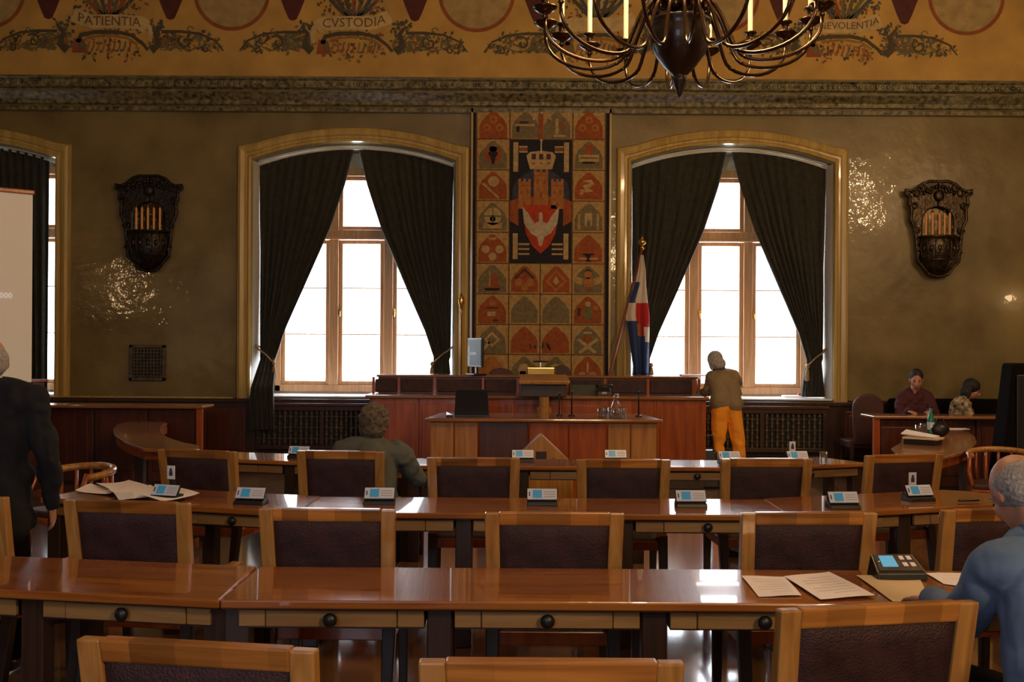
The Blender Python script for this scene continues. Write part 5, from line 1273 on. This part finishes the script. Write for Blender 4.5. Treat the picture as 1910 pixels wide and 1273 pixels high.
def person(label, loc, rz, J, style, hairm, top, bottom, vox=.010, seated=False, female=False, sleeves=True, collar=None, face=False, top_name='jacket', hem=None, skirt=0):
    t = thing('person', label, 'person', loc, rz)
    V = lambda k: Vector(J[k])
    b = MB()
    HM = head_M(V('head'), *J.get('turn', (0, 0, 0))) @ Matrix.Scale(J.get('hs', 1.0), 4)
    add_head(b, HM)
    nk = V('neck'); hd = V('head'); b.caps(nk - Vector((0, 0, .03)), hd + (HM.to_3x3() @ Vector((0, -.018, -.07))), .062 if not female else .05, .054 if not female else .045, 14)
    ch, wa, pe = V('chest'), V('waist'), V('pelvis')
    wS = .17 if not female else .145
    def torso(bb, k, low=True):
        sd = (V('shR') - V('shL')).normalized(); 
        for s in (-1, 1):
            bb.caps(ch + sd * s * wS * .42, wa + sd * s * .075, .105 + k, .095 + k, 16); bb.caps(wa + sd * s * .07, pe + sd * s * .085, .092 + k, .105 + k, 16)
        bb.caps(V('shL') * .93 + nk * .07, nk - Vector((0, 0, .02)), .060 + k, .055 + k * .6, 12); bb.caps(V('shR') * .93 + nk * .07, nk - Vector((0, 0, .02)), .060 + k, .055 + k * .6, 12)
        bb.caps(V('shL') * .9 + ch * .1, V('shR') * .9 + ch * .1, .075 + k, .075 + k, 14)
        bb.ell(tuple(ch), (.15 + k, .11 + k, .15 + k), 16, 10)
        if female:
            pass
    def arms(bb, k):
        for s in 'LR': bb.caps(V('sh' + s), V('el' + s), .056 + k, .042 + k, 14); bb.caps(V('el' + s), V('wr' + s), .042 + k, .029 + k * 1.2, 14)
    def legs(bb, k, foot=True):
        for s in 'LR':
            bb.caps(V('hip' + s), V('kn' + s), .088 + k, .058 + k, 14); bb.caps(V('kn' + s), V('an' + s), .056 + k, .038 + k * 1.6, 14)
    torso(b, -.014); arms(b, -.006); legs(b, -.008)
    for s in 'LR':
        wr = V('wr' + s); dr = (wr - V('el' + s)).normalized(); dd = Vector(J.get('hd' + s, dr)); up = Vector(J.get('up' + s, (1 if s == 'R' else -1, 0, .0)))
        add_hand(b, wr, dd, up, -1 if s == 'R' else 1, J.get('curl', .55))
        an = V('an' + s); b.caps(an + Vector((0, -.02, -.04)), an + Vector((0, .14, -.055)), .034, .028, 10)
    body = remesh(b, 'body', M['skin'], t, vox, 3)
    hair('hair', HM, style, hairm, t, vox * .8)
    e = MB(); e.M = HM
    for s in (-1, 1): e.ell((s * .030, .082, .006), (.011, .008, .007), 8, 6)
    e.build('eyes', M['eye'], t, smooth=True)
    e = MB(); e.M = HM; e.ell((0, .099, -.061), (.022, .006, .006), 8, 6); e.build('mouth', M['lip'], t, smooth=True)
    e = MB(); e.M = HM
    for s in (-1, 1): e.caps((s * .018, .088, .026), (s * .045, .080, .028), .004, .003, 6)
    e.build('eyebrows', hairm, t, smooth=True)
    c_ = MB(); torso(c_, .014); 
    for s in 'LR':
        wr, el, sh = V('wr' + s), V('el' + s), V('sh' + s)
        c_.caps(sh, el, .056 + .016, .044 + .015, 14)
        if sleeves: c_.caps(el, el.lerp(wr, .93), .044 + .014, .034 + .012, 14)
        else: c_.caps(el, el.lerp(wr, .2), .05, .05, 14)
    if skirt:
        for s in (-1, 1): c_.caps(pe + Vector((s * .08, 0, 0)), pe + Vector((s * .085, 0, -skirt)), .115, .125, 16)
        c_.caps(pe + Vector((-.07, 0, -skirt)), pe + Vector((.07, 0, -skirt)), .12, .12, 14)
    remesh(c_, top_name, top, t, vox, 1, .035)
    c_ = MB(); legs(c_, .012); sd = (V('hipR') - V('hipL')).normalized()
    for s in (-1, 1): c_.caps(pe + sd * s * .07, pe + sd * s * .075 + Vector((0, 0, -.05)), .104, .112, 14)
    remesh(c_, 'trousers', bottom, t, vox, 3, .02)
    if collar:
        k = MB(); k.tube([(nk.x + .066 * math.cos(a), nk.y + .012 + .066 * math.sin(a), nk.z + .028 - .012 * math.sin(a)) for a in [2 * math.pi * i / 20 for i in range(20)]], .012, 6, closed=True, flat=1.5); k.build('collar', collar, t, smooth=True)
    for s in 'LR':
        an = V('an' + s); k = MB(); k.caps(an + Vector((0, -.03, -.045)), an + Vector((0, .07, -.05)), .042, .044, 12); k.caps(an + Vector((0, .07, -.05)), an + Vector((0, .165, -.058)), .044, .033, 12)
        so = remesh(k, 'shoe', M['shoe'], t, .012, 2)
    return t
# standing man at the left, back to us
J = dict(head=(-.02, .035, 1.565), turn=(22, 10, 0), neck=(0, .0, 1.44), chest=(0, 0, 1.28), waist=(0, .0, 1.08), pelvis=(0, 0, .94), shL=(-.20, 0, 1.37), shR=(.20, 0, 1.37),
         elL=(-.27, .02, 1.08), wrL=(-.26, .12, .84), elR=(.275, -.01, 1.08), wrR=(.27, .08, .83), hipL=(-.095, 0, .90), hipR=(.095, 0, .90), knL=(-.11, .02, .50), knR=(.11, .02, .50), anL=(-.12, -.02, .10), anR=(.12, -.02, .10))
q = at(-16, 700, 5.25)
person('bald man in a dark navy suit standing at the left edge with his back turned', (q.x, 5.25, 0), R(4), J, 'bald', M['hair_w'], M['navy'], M['trouser'], .011, collar=M['card'], skirt=.17)
# woman in orange trousers, leaning on the bench
J = dict(head=(-.09, .17, 1.50), turn=(12, 38, 0), neck=(-.055, .10, 1.385), chest=(-.02, .065, 1.25), waist=(0, .03, 1.12), pelvis=(0, 0, 1.0), shL=(-.155, .10, 1.325), shR=(.135, .07, 1.315),
         elL=(-.18, .20, 1.14), wrL=(-.20, .38, 1.125), elR=(.185, .17, 1.12), wrR=(.12, .36, 1.12), hipL=(-.085, 0, .90), hipR=(.085, 0, .90), knL=(-.095, .01, .50), knR=(.15, -.02, .50), anL=(-.09, .02, .10), anR=(.19, .0, .10))
q = at(1354, 740, 12.55)
wo = person('grey-haired woman in bright orange trousers standing at the right end of the bench', (q.x, 12.5, 0), R(8), J, 'bob', M['hair_g'], M['olive'], M['orange'], .011, female=True, collar=M['grey'], top_name='blouse', skirt=.0)
# seated man in grey in the farthest row
J = dict(hs=1.14, head=(.02, .10, 1.105), turn=(-6, 14, 0), neck=(.02, .03, .99), chest=(.02, .0, .84), waist=(.0, -.06, .68), pelvis=(0, -.08, .57), shL=(-.185, .02, .915), shR=(.235, .0, .905),
         elL=(-.27, .12, .74), wrL=(-.16, .36, .785), elR=(.335, .06, .72), wrR=(.20, .34, .785), hipL=(-.09, -.02, .56), hipR=(.09, -.02, .56), knL=(-.12, .42, .54), knR=(.12, .42, .54), anL=(-.12, .40, .10), anR=(.12, .40, .10), upL=(0, 0, 1), upR=(0, 0, 1), hdL=(.2, 1, -.05), hdR=(-.2, 1, -.05))
q = at(688, 790, 7.25)
person('curly brown-haired man in a grey-green jacket seated in the farthest row, seen from behind', (q.x, 7.30, 0), R(0), J, 'curly', M['hair_b'], M['grey'], M['trouser'], .010)
# man in blue at the right edge
J = dict(head=(.0, .20, 1.205), turn=(10, 40, 0), neck=(.03, .08, 1.08), chest=(.04, .02, .93), waist=(.04, -.05, .72), pelvis=(.04, -.08, .57), shL=(-.135, .07, 1.0), shR=(.25, .06, 1.0),
         elL=(-.175, .20, .80), wrL=(-.15, .46, .80), elR=(.32, .28, .80), wrR=(.22, .52, .80), hipL=(-.05, -.02, .56), hipR=(.13, -.02, .56), knL=(-.10, .42, .54), knR=(.18, .42, .54), anL=(-.10, .40, .10), anR=(.18, .40, .10), upL=(0, 0, 1), upR=(0, 0, 1), hdL=(-.25, 1, -.12), hdR=(-.1, 1, -.1), curl=.35)
q = at(1927, 930, 3.2)
person('grey-haired man in a blue jacket bent over his papers at the right edge', (q.x - .0, 3.08, 0), R(2), J, 'bald', M['hair_w'], M['blue'], M['trouser'], .0085, collar=M['blue'])
dup(proto, (q.x + .06, 2.98, 0), R(6), 'wooden armchair under the man in blue at the right edge')
# seated man in maroon, facing the hall
J = dict(head=(.0, .10, 1.22), turn=(-8, 22, 0), neck=(0, .03, 1.10), chest=(0, .0, .93), waist=(.0, -.03, .72), pelvis=(0, -.05, .57), shL=(-.155, .02, .985), shR=(.155, .02, .985),
         elL=(-.215, .14, .82), wrL=(-.10, .36, .90), elR=(.215, .14, .80), wrR=(.16, .40, .90), hipL=(-.09, -.02, .56), hipR=(.09, -.02, .56), knL=(-.11, .36, .54), knR=(.11, .36, .54), anL=(-.11, .34, .10), anR=(.11, .34, .10), upL=(0, 0, 1), upR=(0, 0, 1), hdL=(.3, 1, 0), hdR=(-.3, 1, 0))
for k_ in ('head', 'neck', 'chest', 'shL', 'shR'): J[k_] = (J[k_][0], J[k_][1], J[k_][2] + .07)
q = at(1714, 705, 13.05)
person('dark-haired man in a maroon shirt seated behind the press counter, facing the hall', (q.x, 13.20, 0), R(172), J, 'short', M['hair_k'], M['maroon'], M['trouser'], .011)
# seated woman looking to the right
J = dict(head=(.0, .13, 1.12), turn=(0, 26, 0), neck=(0, .03, 1.0), chest=(0, .0, .86), waist=(.0, -.03, .68), pelvis=(0, -.05, .56), shL=(-.17, .03, .93), shR=(.17, .03, .93),
         elL=(-.22, .14, .74), wrL=(-.10, .36, .80), elR=(.22, .14, .74), wrR=(.10, .36, .80), hipL=(-.09, -.02, .55), hipR=(.09, -.02, .55), knL=(-.10, .36, .53), knR=(.10, .36, .53), anL=(-.10, .34, .10), anR=(.10, .34, .10), upL=(0, 0, 1), upR=(0, 0, 1))
for k_ in ('head', 'neck', 'chest', 'shL', 'shR'): J[k_] = (J[k_][0], J[k_][1], J[k_][2] + .05)
q = at(1808, 715, 13.0)
person('black-haired woman in a cream and brown patterned blouse, seated looking to the right', (q.x - .02, 13.20, 0), R(-112), J, 'bob', M['hair_k'], M['pattern'], M['trouser'], .011, female=True, top_name='blouse')
